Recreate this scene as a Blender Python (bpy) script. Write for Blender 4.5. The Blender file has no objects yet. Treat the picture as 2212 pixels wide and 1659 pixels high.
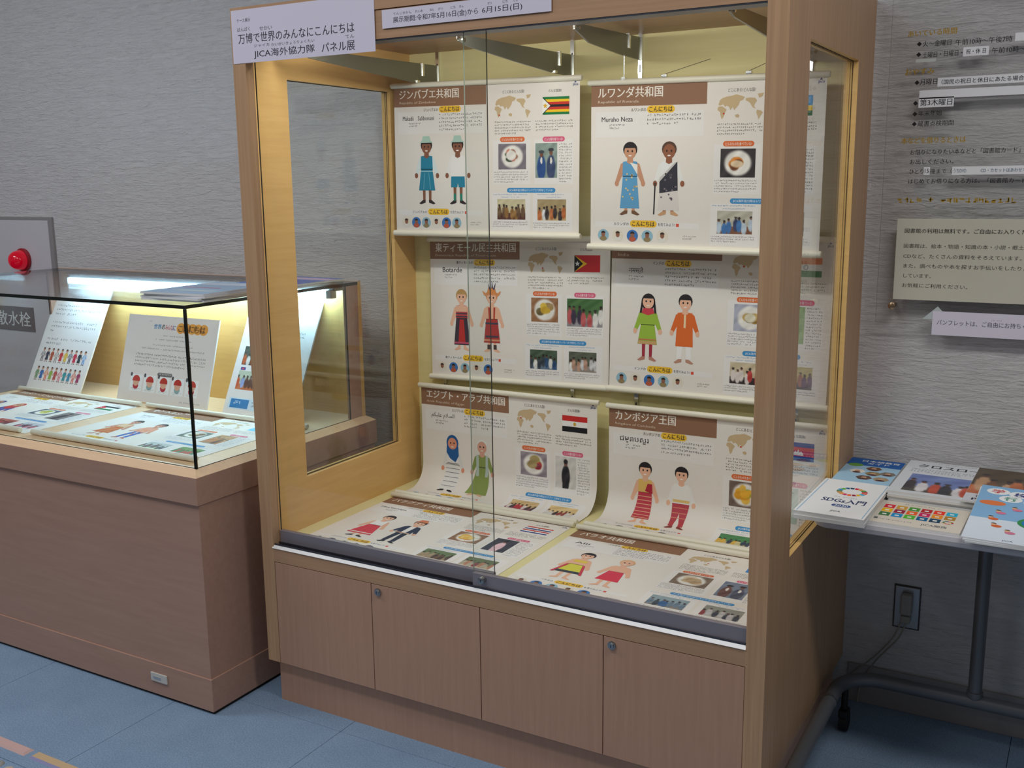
import bpy, bmesh, math, random
from mathutils import Vector, Matrix

# ------------------------------------------------------------------ set-up
SC = bpy.context.scene
COL = SC.collection
S = 0.9                      # photo-fit units -> metres (A2 posters, 50 cm carpet tiles)

# camera (solved from the cabinet's edges; focal length in pixels of the 2212 x 1659 frame)
CAM = Vector((2.0810, -2.1309, 1.5307)); YAW, PIT, ROL, FPX = -0.5219, -0.1916, -0.0118, 2221.4
fw = Vector((math.sin(YAW)*math.cos(PIT), math.cos(YAW)*math.cos(PIT), math.sin(PIT)))
r0 = Vector((math.cos(YAW), -math.sin(YAW), 0)); u0 = r0.cross(fw)
rt = r0*math.cos(ROL) + u0*math.sin(ROL); up = -r0*math.sin(ROL) + u0*math.cos(ROL)
cd = bpy.data.cameras.new('camera'); cam = bpy.data.objects.new('camera', cd); COL.objects.link(cam)
cam.matrix_world = Matrix(((rt.x, up.x, -fw.x, CAM.x*S), (rt.y, up.y, -fw.y, CAM.y*S), (rt.z, up.z, -fw.z, CAM.z*S), (0, 0, 0, 1)))
cd.sensor_fit = 'HORIZONTAL'; cd.sensor_width = 36; cd.lens = FPX/2212*36; cd.clip_start = 0.05
SC.camera = cam

SC.view_settings.view_transform = 'Standard'; SC.view_settings.look = 'None'
SC.view_settings.exposure = 0.2; SC.view_settings.gamma = 1; SC.view_settings.use_curve_mapping = False

w = bpy.data.worlds.new('room_ambient'); SC.world = w; w.use_nodes = True
bg = w.node_tree.nodes['Background']; bg.inputs[0].default_value = (0.93, 0.96, 1.0, 1); bg.inputs[1].default_value = 0.12

def area(name, loc, tgt, sx, sy, power, col):
    l = bpy.data.lights.new(name, 'AREA'); l.shape = 'RECTANGLE'; l.size = sx*S; l.size_y = sy*S; l.energy = power; l.color = col
    o = bpy.data.objects.new(name, l); COL.objects.link(o); o.location = Vector(loc)*S
    o.rotation_euler = (Vector(tgt)-Vector(loc)).to_track_quat('-Z', 'Y').to_euler(); return o
# ceiling fluorescents of the hall, an added right-hand light and the strip light behind the cabinet's valance
area('ceiling_light', (-2.0, -1.1, 3.1), (-2.0, -1.1, 0), 1.3, 0.35, 20, (0.95, 0.96, 1.0))
area('ceiling_light', (0.3, -1.6, 3.1), (0.3, -1.6, 0), 1.3, 0.35, 17, (0.95, 0.96, 1.0))
area('ceiling_light', (-0.6, -4.2, 3.1), (-0.6, -4.2, 0), 1.3, 0.35, 15, (0.95, 0.96, 1.0))
area('ceiling_light', (2.7, -0.8, 3.1), (2.7, -0.8, 0), 1.3, 0.35, 17, (1.0, 0.97, 0.94))  # warm light added to brighten the right-hand wall
area('case_strip_light', (0.75, 0.095, 1.932), (0.75, 0.45, 1.45), 1.18, 0.03, 4.2, (1.0, 1.0, 0.95))

# ------------------------------------------------------------------ colours and materials
def lin(c):
    r = []
    for v in c[:3]:
        v /= 255.0
        r.append(v/12.92 if v <= 0.04045 else ((v+0.055)/1.055)**2.4)
    return tuple(r)
MATS = {}
def new_mat(name):
    m = bpy.data.materials.new(name); m.use_nodes = True; MATS[name] = m
    nt = m.node_tree; return m, nt, nt.nodes['Principled BSDF']
def plain(name, col, rough=0.5, metal=0.0, spec=0.5, emit=None, estr=0):
    if name in MATS: return MATS[name]
    m, nt, b = new_mat(name)
    b.inputs['Base Color'].default_value = (*lin(col), 1); b.inputs['Roughness'].default_value = rough
    b.inputs['Metallic'].default_value = metal; b.inputs['Specular IOR Level'].default_value = spec
    if emit: b.inputs['Emission Color'].default_value = (*emit, 1); b.inputs['Emission Strength'].default_value = estr
    return m
def coords(nt, scale=(1, 1, 1), rot=(0, 0, 0)):
    g = nt.nodes.new('ShaderNodeNewGeometry'); mp = nt.nodes.new('ShaderNodeMapping'); mp.inputs['Scale'].default_value = scale
    mp.inputs['Rotation'].default_value = rot
    nt.links.new(g.outputs['Position'], mp.inputs['Vector']); return mp.outputs['Vector']
def noise(nt, vec, scale, detail=4, rough=0.55, dist=0.0):
    n = nt.nodes.new('ShaderNodeTexNoise'); n.inputs['Scale'].default_value = scale; n.inputs['Detail'].default_value = detail
    n.inputs['Roughness'].default_value = rough; n.inputs['Distortion'].default_value = dist
    nt.links.new(vec, n.inputs['Vector']); return n.outputs['Fac']
def ramp(nt, fac, stops):
    r = nt.nodes.new('ShaderNodeValToRGB'); cr = r.color_ramp
    while len(cr.elements) < len(stops): cr.elements.new(0.5)
    for e, (p, c) in zip(cr.elements, stops): e.position = p; e.color = (*lin(c), 1)
    nt.links.new(fac, r.inputs['Fac']); return r.outputs['Color']
def bump(nt, fac, b, strength, dist):
    n = nt.nodes.new('ShaderNodeBump'); n.inputs['Strength'].default_value = strength; n.inputs['Distance'].default_value = dist
    nt.links.new(fac, n.inputs['Height']); nt.links.new(n.outputs['Normal'], b.inputs['Normal'])
def wood(name, c1, c2, scale, rough=0.42):
    m, nt, b = new_mat(name)
    f = noise(nt, coords(nt, scale), 1.0, 5, 0.6, 0.4)
    nt.links.new(ramp(nt, f, [(0.32, c1), (0.68, c2)]), b.inputs['Base Color'])
    b.inputs['Roughness'].default_value = rough; b.inputs['Specular IOR Level'].default_value = 0.35
    return m
WOODV = wood('beech_vertical_grain', (182, 143, 108), (200, 161, 124), (130, 130, 3))
WOODX = wood('beech_long_grain', (180, 141, 108), (192, 153, 119), (3, 90, 130))
WOODD = wood('beech_door', (186, 144, 120), (194, 152, 127), (90, 90, 5), 0.5)
WOODI = wood('beech_interior_warm_lit', (220, 176, 110), (230, 188, 120), (5, 5, 60), 0.45)  # same beech, with the warm yellow of case lighting mixed into its colour
WOODB = wood('beech_back_panel', (226, 214, 156), (233, 222, 165), (4, 4, 70), 0.55)
WOODL = wood('beech_low_case', (176, 138, 120), (184, 146, 127), (5, 70, 60), 0.45)
WOODP = wood('beech_pale_edge', (226, 190, 152), (234, 200, 162), (5, 60, 60), 0.4)
def carpet():
    m, nt, b = new_mat('carpet_blue_grey')
    v = coords(nt); f1 = noise(nt, v, 260, 4, 0.75); f2 = noise(nt, v, 5, 5, 0.7)
    mx = nt.nodes.new('ShaderNodeMath'); mx.operation = 'MULTIPLY_ADD'; mx.inputs[1].default_value = 0.2
    nt.links.new(f2, mx.inputs[0]); 
    m2 = nt.nodes.new('ShaderNodeMath'); m2.operation = 'MULTIPLY'; m2.inputs[1].default_value = 0.8
    nt.links.new(f1, m2.inputs[0]); nt.links.new(m2.outputs[0], mx.inputs[2])
    nt.links.new(ramp(nt, mx.outputs[0], [(0.3, (108, 130, 154)), (0.5, (134, 158, 185)), (0.7, (160, 184, 208))]), b.inputs['Base Color'])
    b.inputs['Roughness'].default_value = 0.95; b.inputs['Specular IOR Level'].default_value = 0.1
    bump(nt, f1, b, 0.5, 0.004); return m
CARPET = carpet()
def wallpaper():
    m, nt, b = new_mat('wallpaper_grey_bark')
    f = noise(nt, coords(nt, (16, 16, 95)), 1.0, 6, 0.62, 1.4); g = noise(nt, coords(nt, (90, 90, 220)), 1.0, 3, 0.6)
    a = nt.nodes.new('ShaderNodeMath'); a.operation = 'MULTIPLY_ADD'; a.inputs[1].default_value = 0.45
    nt.links.new(g, a.inputs[0]); nt.links.new(f, a.inputs[2])
    nt.links.new(ramp(nt, a.outputs[0], [(0.46, (188, 185, 186)), (0.6, (206, 204, 206)), (0.9, (213, 211, 213))]), b.inputs['Base Color'])
    b.inputs['Roughness'].default_value = 0.8; b.inputs['Specular IOR Level'].default_value = 0.25
    bump(nt, a.outputs[0], b, 0.9, 0.0055); return m
WALL = wallpaper()
def glass(name, tint, ior=1.45):
    m = bpy.data.materials.new(name); m.use_nodes = True; nt = m.node_tree; nt.nodes.clear(); MATS[name] = m
    t = nt.nodes.new('ShaderNodeBsdfTransparent'); t.inputs[0].default_value = (*tint, 1)
    g = nt.nodes.new('ShaderNodeBsdfGlossy'); g.inputs['Roughness'].default_value = 0.01
    fr = nt.nodes.new('ShaderNodeFresnel'); ge = nt.nodes.new('ShaderNodeNewGeometry'); mr = nt.nodes.new('ShaderNodeMapRange')
    mr.inputs['To Min'].default_value = ior; mr.inputs['To Max'].default_value = 1/ior      # same air-side reflection on both faces of the thin pane
    nt.links.new(ge.outputs['Backfacing'], mr.inputs['Value']); nt.links.new(mr.outputs[0], fr.inputs[0])
    mx = nt.nodes.new('ShaderNodeMixShader'); o = nt.nodes.new('ShaderNodeOutputMaterial')
    nt.links.new(fr.outputs[0], mx.inputs[0]); nt.links.new(t.outputs[0], mx.inputs[1]); nt.links.new(g.outputs[0], mx.inputs[2])
    nt.links.new(mx.outputs[0], o.inputs[0]); return m
GLASS = glass('clear_glass', (0.985, 0.995, 0.985))
ACRYL = glass('clear_acrylic', (0.97, 0.97, 0.965))
GEDGEL = plain('glass_edge_pale', (168, 182, 168), 0.2)
GEDGE = plain('glass_edge_green', (12, 20, 17), 0.25)
CHROME = plain('chrome', (225, 226, 226), 0.12, 1.0)
STEEL = plain('brushed_steel', (170, 172, 172), 0.32, 1.0)
ALU = plain('anodised_aluminium', (152, 145, 152), 0.5, 0.45)
ALUB = plain('alu_lip_painted_highlight', (252, 252, 250), 0.3, 0.0)  # highlight on the aluminium lip, put in as plain white colour
ROD = plain('cream_plastic_rod', (236, 230, 212), 0.35)
RODM = plain('grey_aluminium_rod', (190, 196, 200), 0.35, 0.6)
PAPER = plain('paper_white', (232, 226, 222), 0.7, 0, 0.3)
SIGNP = plain('sign_paper', (226, 220, 236), 0.7, 0, 0.3)
POSTER = plain('poster_paper', (236, 229, 222), 0.6, 0, 0.3)
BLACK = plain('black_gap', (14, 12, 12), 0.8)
DARKW = plain('dark_gap_wood', (46, 32, 24), 0.8)
RUBBER = plain('black_rubber', (18, 18, 18), 0.6)
GREYM = plain('grey_painted_metal', (112, 114, 118), 0.35, 0.35)
TABLE = plain('table_top_grey', (196, 196, 198), 0.45)
def print_mat(name, rough):
    m, nt, b = new_mat(name)
    a = nt.nodes.new('ShaderNodeVertexColor'); a.layer_name = 'Col'
    nt.links.new(a.outputs['Color'], b.inputs['Base Color']); b.inputs['Roughness'].default_value = rough
    b.inputs['Specular IOR Level'].default_value = 0.3; return m
INK = print_mat('printed_ink', 0.6)
GLOSSINK = print_mat('glossy_print', 0.3)

# ------------------------------------------------------------------ object helpers
ORG = {}
def _link(o, parent, loc):
    COL.objects.link(o)
    if parent is not None:
        o.parent = parent; ORG[o.name] = ORG[parent.name]
    else:
        o.location = Vector(loc)*S; ORG[o.name] = Vector(loc)
    return o
def tag(o, label=None, cat=None, group=None, kind=None):
    if label: o['label'] = label
    if cat: o['category'] = cat
    if group: o['group'] = group
    if kind: o['kind'] = kind
    return o
def thing(name, label, cat, loc, group=None):
    o = bpy.data.objects.new(name, None); o.empty_display_size = 0.05
    _link(o, None, loc); return tag(o, label, cat, group)
class MB:
    """collects faces; every vertex is given in photo-fit world units"""
    def __init__(s): s.v = []; s.f = []; s.m = []; s.c = []
    def face(s, pts, mat=0, col=None):
        n = len(s.v); s.v += [tuple(p) for p in pts]; s.f.append(tuple(range(n, n+len(pts)))); s.m.append(mat); s.c.append(col)
    def mesh(s, vs, fs, mat=0, col=None):
        n = len(s.v); s.v += [tuple(p) for p in vs]
        for f in fs: s.f.append(tuple(i+n for i in f)); s.m.append(mat); s.c.append(col)
    def box(s, x0, x1, y0, y1, z0, z1, mat=0, bev=0.0, mats=None):
        vs = [(x, y, z) for z in (z0, z1) for y in (y0, y1) for x in (x0, x1)]
        fs = [(0, 2, 3, 1), (4, 5, 7, 6), (0, 1, 5, 4), (2, 6, 7, 3), (0, 4, 6, 2), (1, 3, 7, 5)]   # bottom top front back left right
        if bev:
            bm = bmesh.new(); bv = [bm.verts.new(p) for p in vs]; [bm.faces.new([bv[i] for i in f]) for f in fs]
            bmesh.ops.bevel(bm, geom=bm.edges[:], offset=bev, segments=2, affect='EDGES', profile=0.5)
            bm.verts.index_update(); s.mesh([v.co for v in bm.verts], [[v.index for v in f.verts] for f in bm.faces], mat); bm.free(); return s
        n = len(s.v); s.v += vs
        for k, f in enumerate(fs):
            s.f.append(tuple(i+n for i in f)); s.m.append(mats[k] if mats else mat); s.c.append(None)
        return s
    def tube(s, path, r, seg=12, mat=0, cap=True):
        pts = [Vector(p) for p in path]; rings = []
        rs = r if isinstance(r, (list, tuple)) else [r]*len(pts)
        a = None
        for i, p in enumerate(pts):
            d = (pts[min(i+1, len(pts)-1)]-pts[max(i-1, 0)]).normalized()
            if a is None: a = d.orthogonal().normalized()
            a = (a - d*a.dot(d)).normalized(); b = d.cross(a)
            rings.append([p + (a*math.cos(t*2*math.pi/seg) + b*math.sin(t*2*math.pi/seg))*rs[i] for t in range(seg)])
        n = len(s.v)
        for g in rings: s.v += [tuple(q) for q in g]
        for i in range(len(pts)-1):
            for t in range(seg):
                u = (t+1) % seg; s.f.append((n+i*seg+t, n+i*seg+u, n+(i+1)*seg+u, n+(i+1)*seg+t)); s.m.append(mat); s.c.append(None)
        if cap:
            s.f.append(tuple(n+t for t in reversed(range(seg)))); s.m.append(mat); s.c.append(None)
            k = n+(len(pts)-1)*seg; s.f.append(tuple(k+t for t in range(seg))); s.m.append(mat); s.c.append(None)
        return s
    def prism(s, poly, axis, a, b, mat=0):
        """poly: 2D points; axis 0/1/2 extruded from a to b"""
        def P(q, t):
            q = list(q); q.insert(axis, t); return tuple(q)
        n = len(poly)
        s.face([P(q, a) for q in poly], mat); s.face([P(q, b) for q in reversed(poly)], mat)
        for i in range(n): j = (i+1) % n; s.face([P(poly[i], b), P(poly[j], b), P(poly[j], a), P(poly[i], a)], mat)
        return s
    def build(s, name, mats, parent=None, loc=(0, 0, 0), smooth=False, weld=False):
        me = bpy.data.meshes.new(name); org = ORG[parent.name] if parent is not None else Vector(loc)
        me.from_pydata([tuple((Vector(p)-org)*S) for p in s.v], [], s.f)
        for m in (mats if isinstance(mats, (list, tuple)) else [mats]): me.materials.append(m)
        me.polygons.foreach_set('material_index', s.m)
        if any(c is not None for c in s.c):
            at = me.color_attributes.new('Col', 'FLOAT_COLOR', 'CORNER'); buf = []
            for f, c in zip(s.f, s.c):
                if c is None: c = (0.8, 0.8, 0.8)
                if isinstance(c[0], (tuple, list)):
                    for q in c: buf += [*q, 1.0]
                else: buf += [*c, 1.0]*len(f)
            at.data.foreach_set('color', buf)
        me.validate(); me.update()
        if weld or not any(c is not None for c in s.c):
            bm = bmesh.new(); bm.from_mesh(me); bmesh.ops.recalc_face_normals(bm, faces=bm.faces); bm.to_mesh(me); bm.free()
        if smooth:
            me.shade_smooth()
            me.set_sharp_from_angle(angle=math.radians(40))
        o = bpy.data.objects.new(name, me); return _link(o, parent, loc)

# ------------------------------------------------------------------ printing on sheets
TXT = {}
def text2d(s, bold=0.0):
    k = (s, bold)
    if k in TXT: return TXT[k]
    c = bpy.data.curves.new('text', 'FONT'); c.body = s; c.size = 1.0; c.resolution_u = 2
    o = bpy.data.objects.new('text', c); COL.objects.link(o)
    me = o.evaluated_get(bpy.context.evaluated_depsgraph_get()).to_mesh()
    vs = [(v.co.x, v.co.y) for v in me.vertices]; fs = [tuple(p.vertices) for p in me.polygons]
    bpy.data.objects.remove(o); bpy.data.curves.remove(c)
    if bold:                               # heavier strokes: the outline laid down twice, a hair apart
        n = len(vs); vs = [(x-bold, y) for x, y in vs]+[(x+bold, y+bold*.5, .45) for x, y in vs]; fs = fs+[tuple(i+n for i in f) for f in fs]
    xs = [v[0] for v in vs]; ys = [v[1] for v in vs]
    TXT[k] = (vs, fs, min(xs), max(xs), min(ys), max(ys)); return TXT[k]
class Print:
    """flat print laid out in metres on a sheet: x to the right, y downwards"""
    def __init__(s): s.p = []            # (list of 2D pts, faces, colour or per-vertex colours, layer)
    def poly(s, pts, col, layer=1): s.p.append((list(pts), [tuple(range(len(pts)))], lin(col), layer)); return s
    def rect(s, x0, y0, x1, y1, col, layer=1): return s.poly([(x0, y0), (x0, y1), (x1, y1), (x1, y0)], col, layer)
    def ell(s, cx, cy, rx, ry, col, layer=1, n=16, a0=0, a1=2*math.pi):
        return s.poly([(cx+rx*math.cos(a0+(a1-a0)*i/n), cy-ry*math.sin(a0+(a1-a0)*i/n)) for i in range(n if a1-a0 > 6.2 else n+1)], col, layer)
    def pill(s, x0, y0, x1, y1, col, layer=1):
        r = (y1-y0)/2; cy = (y0+y1)/2
        a = [(x1-r+r*math.cos(t), cy-r*math.sin(t)) for t in [math.pi/2-math.pi*i/6 for i in range(7)]]
        b = [(x0+r+r*math.cos(t), cy-r*math.sin(t)) for t in [-math.pi/2-math.pi*i/6 for i in range(7)]]
        return s.poly(list(reversed(a+b)), col, layer)
    def text(s, t, x0, y0, x1, y1, col, layer=2, bold=0.012, fit='box', align='l'):
        """fit text into the box (x0,y0)-(x1,y1)"""
        vs, fs, ax, bx, ay, by = text2d(t, bold); 
        sx = (x1-x0)/(bx-ax); sy = (y1-y0)/(by-ay)
        if fit == 'w': sy = sx; y1 = y0+(by-ay)*sy
        if fit == 'h':
            sx = sy; wd = (bx-ax)*sx
            if align == 'c': x0 = (x0+x1)/2-wd/2
        s.p.append(([(x0+(v[0]-ax)*sx, y1-(v[1]-ay)*sy, v[2] if len(v) > 2 else 0.0) for v in vs], fs, lin(col), layer)); return s
    def greek(s, x0, y0, x1, y1, n, col=(120, 112, 108), layer=2, seed=0, last=0.6, thick=0.15):
        """n lines of text too small to read: little strokes standing for characters"""
        rnd = random.Random(seed*77+n); lh = (y1-y0)/n; ch = lh*0.62; vs = []; fs = []
        for k in range(n):
            x = x0; xe = x1 if k < n-1 else x0+(x1-x0)*last; y = y0+k*lh
            while x < xe-ch*0.8:
                if rnd.random() > 0.06:
                    t = ch*thick
                    for q in range(rnd.choice((2, 3, 3))):
                        if rnd.random() < 0.55:
                            yy = y+ch*rnd.uniform(0.0, 0.82); r = (x+ch*rnd.uniform(0, .25), yy, x+ch*rnd.uniform(.6, .9), yy+t)
                        else:
                            xx = x+ch*rnd.uniform(0.05, 0.75); r = (xx, y+ch*rnd.uniform(0, .3), xx+t, y+ch*rnd.uniform(.65, 1))
                        i = len(vs); vs += [(r[0], r[1]), (r[0], r[3]), (r[2], r[3]), (r[2], r[1])]; fs.append((i, i+1, i+2, i+3))
                x += ch*1.02
        if fs: s.p.append((vs, fs, lin(col), layer))
        return s
    def grid(s, x0, y0, x1, y1, nx, ny, fn, layer=2):
        vs = [(x0+(x1-x0)*i/nx, y0+(y1-y0)*j/ny) for j in range(ny+1) for i in range(nx+1)]
        cs = [lin(fn(i/nx, j/ny)) for j in range(ny+1) for i in range(nx+1)]
        fs = [(j*(nx+1)+i, (j+1)*(nx+1)+i, (j+1)*(nx+1)+i+1, j*(nx+1)+i+1) for j in range(ny) for i in range(nx)]
        s.p.append((vs, fs, cs, layer)); return s
class Sheet:
    """maps sheet metres to world; fn(x, y) -> Vector, curved sheets list the y range to slice finely"""
    def __init__(s, W, H, fn, cuts=()): s.W, s.H, s.fn, s.cuts = W, H, fn, cuts
    def nrm(s, x, y):
        e = 1e-3; a = s.fn(x+e, y)-s.fn(x-e, y); b = s.fn(x, y+e)-s.fn(x, y-e); return b.cross(a).normalized()
    def at(s, x, y, off=0.0): return s.fn(x, y) + s.nrm(x, y)*off
    def stamp(s, pr, name, parent, mat=None, eps=0.00013):
        mb = MB()
        for vs, fs, col, layer in pr.p:
            pv = isinstance(col, list)
            if s.cuts and not pv:
                bm = bmesh.new(); bv = [bm.verts.new((v[0], v[1], v[2] if len(v) > 2 else 0.0)) for v in vs]
                for f in fs:
                    try: bm.faces.new([bv[i] for i in f])
                    except ValueError: pass
                ys = [v[1] for v in vs]
                for c in s.cuts:
                    if min(ys) < c < max(ys):
                        bmesh.ops.bisect_plane(bm, geom=bm.verts[:]+bm.edges[:]+bm.faces[:], plane_co=(0, c, 0), plane_no=(0, 1, 0))
                bm.verts.index_update()
                vs2 = [(v.co.x, v.co.y, v.co.z) for v in bm.verts]; fs2 = [tuple(v.index for v in f.verts) for f in bm.faces]; bm.free()
            else: vs2, fs2 = vs, fs
            w3 = [s.at(v[0], v[1], eps*(layer+(v[2] if len(v) > 2 else 0.0))) for v in vs2]
            n = len(mb.v); mb.v += [tuple(q) for q in w3]
            for f in fs2:
                mb.f.append(tuple(i+n for i in f)); mb.m.append(0); mb.c.append([col[i] for i in f] if pv else col)
        return mb.build(name, mat or INK, parent)
    def each(s, pr, name, parent, mat=None):
        for e in pr.p:
            q = Print(); q.p = [e]; s.stamp(q, name, parent, mat)
    def paper(s, name, mat, parent, nx=1, ny=1, th=0.0008):
        mb = MB(); F = [[s.fn(s.W*i/nx, s.H*j/ny) for i in range(nx+1)] for j in range(ny+1)]
        B = [[s.at(s.W*i/nx, s.H*j/ny, -th) for i in range(nx+1)] for j in range(ny+1)]
        vs = [p for r in F for p in r]+[p for r in B for p in r]; N = (nx+1)*(ny+1); fs = []
        I = lambda i, j, b=0: b*N+j*(nx+1)+i
        for j in range(ny):
            for i in range(nx):
                fs.append((I(i, j), I(i, j+1), I(i+1, j+1), I(i+1, j))); fs.append((I(i, j, 1), I(i+1, j, 1), I(i+1, j+1, 1), I(i, j+1, 1)))
        for j in range(ny): fs.append((I(0, j), I(0, j, 1), I(0, j+1, 1), I(0, j+1))); fs.append((I(nx, j), I(nx, j+1), I(nx, j+1, 1), I(nx, j, 1)))
        for i in range(nx): fs.append((I(i, 0), I(i+1, 0), I(i+1, 0, 1), I(i, 0, 1))); fs.append((I(i, ny), I(i, ny, 1), I(i+1, ny, 1), I(i+1, ny)))
        mb.mesh(vs, fs); return mb.build(name, mat, parent, smooth=ny > 1)
def quad_fn(TL, TR, BR, BL, W, H):
    TL, TR, BR, BL = map(Vector, (TL, TR, BR, BL))
    def fn(x, y):
        u, v = x/W, y/H; return (TL*(1-u)+TR*u)*(1-v)+(BL*(1-u)+BR*u)*v
    return fn

# ------------------------------------------------------------------ the setting
WY = 0.85
MB().box(-4.6, 4.6, -6.0, WY, -0.03, -0.006).build('floor', plain('floor_slab', (60, 66, 74), 0.9))
FLOOR = tag(bpy.data.objects['floor'], 'blue grey carpet tile floor', kind='structure')
T = 0.557
tile = None
for i in range(-3, 5):
    for j in range(-2, 3):
        x0 = -0.258+i*T; y1 = -0.04+j*T
        if y1-T > WY: continue
        ya, yb = y1-T+0.0007, min(y1-0.0007, WY-0.006)
        full = yb-ya > T-0.01
        if full and tile is not None:
            o = bpy.data.objects.new('carpet_tile', tile.data); COL.objects.link(o); o.parent = FLOOR
            o.location = Vector((x0-TX, y1-TY, 0))*S
        else:
            o = MB().box(x0+0.0007, x0+T-0.0007, ya, yb, -0.006, 0.0, 0, 0.0011).build('carpet_tile', CARPET, FLOOR)
            if full: tile, TX, TY = o, x0, y1
tag(MB().box(-4.6, 4.6, WY, WY+0.12, -0.006, 3.2).build('wall_back', WALL), 'grey wall with horizontal bark-like wallpaper relief', kind='structure')
bb = MB().box(1.52, 4.6, WY-0.012, WY, 0.0, 0.118, 0, 0.002).build('baseboard_back', plain('baseboard_grey', (150, 146, 146), 0.4))
tag(bb, 'grey vinyl baseboard along the wall', kind='structure')

# ------------------------------------------------------------------ tall display cabinet
W = 1.5; PW = 0.045; D = 0.85; TP = 0.034
ZK, ZD, ZS, ZV, ZT = 0.1358, 0.4544, 0.5009, 1.8857, 2.0
Y1, Y2, ZL, ZU = 0.1728, 0.6592, 0.6658, 1.829
YB = 0.775; ZC = 1.955; ZF = 0.510
cab = thing('display_cabinet', 'tall beech display cabinet with sliding glass doors, filled with country posters', 'cabinet', (W/2, D/2, 0))
def side(x0, x1, inner_right):
    mb = MB()
    for (a, b, c, d) in ((0.0, Y1, ZK, ZT), (Y2, D, ZK, ZT), (Y1, Y2, ZK, ZL), (Y1, Y2, ZU, ZT)):
        m = [1, 1, 0, 0, 0, 0]; m[5 if inner_right else 4] = 1
        if (a, b) == (0.0, Y1): m[3] = 1
        if a == Y2: m[2] = 1
        mb.box(x0, x1, a, b, c, d, 0, 0, m)
    o = mb.build('side_panel', [WOODV, WOODI], cab)
    xm = (x0+x1)/2
    MB().box(xm-0.0025, xm+0.0025, Y1-0.002, Y2+0.002, ZL-0.002, ZU+0.002).build('side_window_pane', GLASS, o)
    g = MB()
    for xx in (xm-0.0036, xm+0.0024):      # dark glazing joint around the pane
        g.box(xx, xx+0.0012, Y2-0.0015, Y2+0.001, ZL, ZU); g.box(xx, xx+0.0012, Y1-0.001, Y1+0.0015, ZL, ZU)
        g.box(xx, xx+0.0012, Y1, Y2, ZL-0.001, ZL+0.0015); g.box(xx, xx+0.0012, Y1, Y2, ZU-0.0015, ZU+0.001)
    g.build('glazing_joint', DARKW, o)
side(0.0, TP, True); side(W-TP, W, False)
for a, b in ((TP, PW), (W-PW, W-TP)):
    MB().box(a, b, 0.0, 0.03, ZK, ZT).build('front_stile', WOODV, cab)
MB().box(TP, W-TP, YB, YB+0.012, ZK, ZT-0.02).build('back_panel', WOODB, cab)
MB().box(TP, W-TP, 0.05, YB, ZC, ZT-0.001, 0, 0, [1, 0, 0, 0, 0, 0]).build('top_board', [WOODX, WOODX], cab)
MB().box(PW, W-PW, 0.0, 0.022, ZC, ZT).build('top_fascia', WOODX, cab)
MB().box(PW, W-PW, 0.003, 0.022, ZV, ZC-0.0015).build('valance', WOODX, cab)
MB().box(PW, W-PW, 0.004, 0.05, ZV-0.004, ZV-0.0005).build('upper_track', plain('dark_track', (58, 62, 70), 0.35, 0.6), cab)
MB().box(0.12, 1.38, 0.075, 0.115, 1.938, 1.954).build('strip_light_housing', plain('white_enamel', (235, 235, 230), 0.4), cab)
MB().box(TP, W-TP, 0.05, YB, ZF-0.02, ZF).build('inner_floor', WOODB, cab)
MB().box(PW, W-PW, 0.0, 0.05, ZD, ZS-0.004).build('front_rail', WOODX, cab)
MB().prism([(-.003, ZS-.005), (.0035, ZS-.005), (.0035, ZS+.003)], 0, PW-.004, W-PW).build('track_lip', ALUB, cab)
tr = MB().box(PW, W-PW, 0.003, 0.05, ZS-0.004, ZS-0.001)
for yy in (0.0045, 0.0235, 0.0455): tr.box(PW, W-PW, yy, yy+0.0025, ZS-0.001, ZS+0.007)
tr.build('lower_track', plain('track_dark_alu', (92, 92, 100), 0.35, 0.8), cab)
MB().box(TP+0.002, W-TP-0.002, 0.022, 0.05, ZK+0.002, ZD).build('carcass_front', DARKW, cab)
MB().box(0.02, W-0.02, 0.025, D-0.03, 0.0, ZK).build('plinth', WOODD, cab)
dw = (W-2*PW)/4
for k in range(4):
    x0 = PW+k*dw
    d = MB().box(x0+0.0012, x0+dw-0.0012, 0.0005, 0.022, ZK, ZD-0.0022, 0, 0.0008).build('cupboard_door', WOODD, cab)
    if k in (1, 3):
        lx = 0.4224 if k == 1 else 1.1262; lz = 0.4332
        l = MB().tube([(lx, 0.003, lz), (lx, -0.004, lz), (lx, -0.0045, lz)], [0.0105, 0.0105, 0.0085], 20)
        l.tube([(lx, -0.0045, lz), (lx, -0.0085, lz)], [0.0075, 0.007], 20).box(lx-0.0008, lx+0.0008, -0.0088, -0.0084, lz-0.0035, lz+0.0035, 1)
        l.build('cam_lock', [STEEL, BLACK], d, smooth=True)
def gdoor(name, x0, x1, y, lock):
    d = MB().box(x0, x1, y, y+0.005, 0.538, 1.90, 0, 0, [1, 1, 0, 0, 2 if lock else 1, 1]).build(name, [GLASS, GEDGE, GEDGEL], cab)
    MB().box(x0, x1, y-0.0045, y+0.0095, ZS+0.001, 0.5425, 0, 0.0012).build('bottom_shoe', ALU, d)
    if lock:
        lx, lz = 0.7583, 0.5305
        l = MB().tube([(lx, y-0.004, lz), (lx, y-0.018, lz), (lx, y-0.0195, lz)], [0.0095, 0.0095, 0.0075], 20)
        l.box(lx-0.0008, lx+0.0008, y-0.0199, y-0.0194, lz-0.0035, lz+0.0035, 1).build('plunger_lock', [STEEL, BLACK], d, smooth=True)
gdoor('sliding_glass_door', PW+0.002, 0.777, 0.032, False)
gdoor('sliding_glass_door', 0.7255, W-PW-0.001, 0.013, True)

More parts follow.
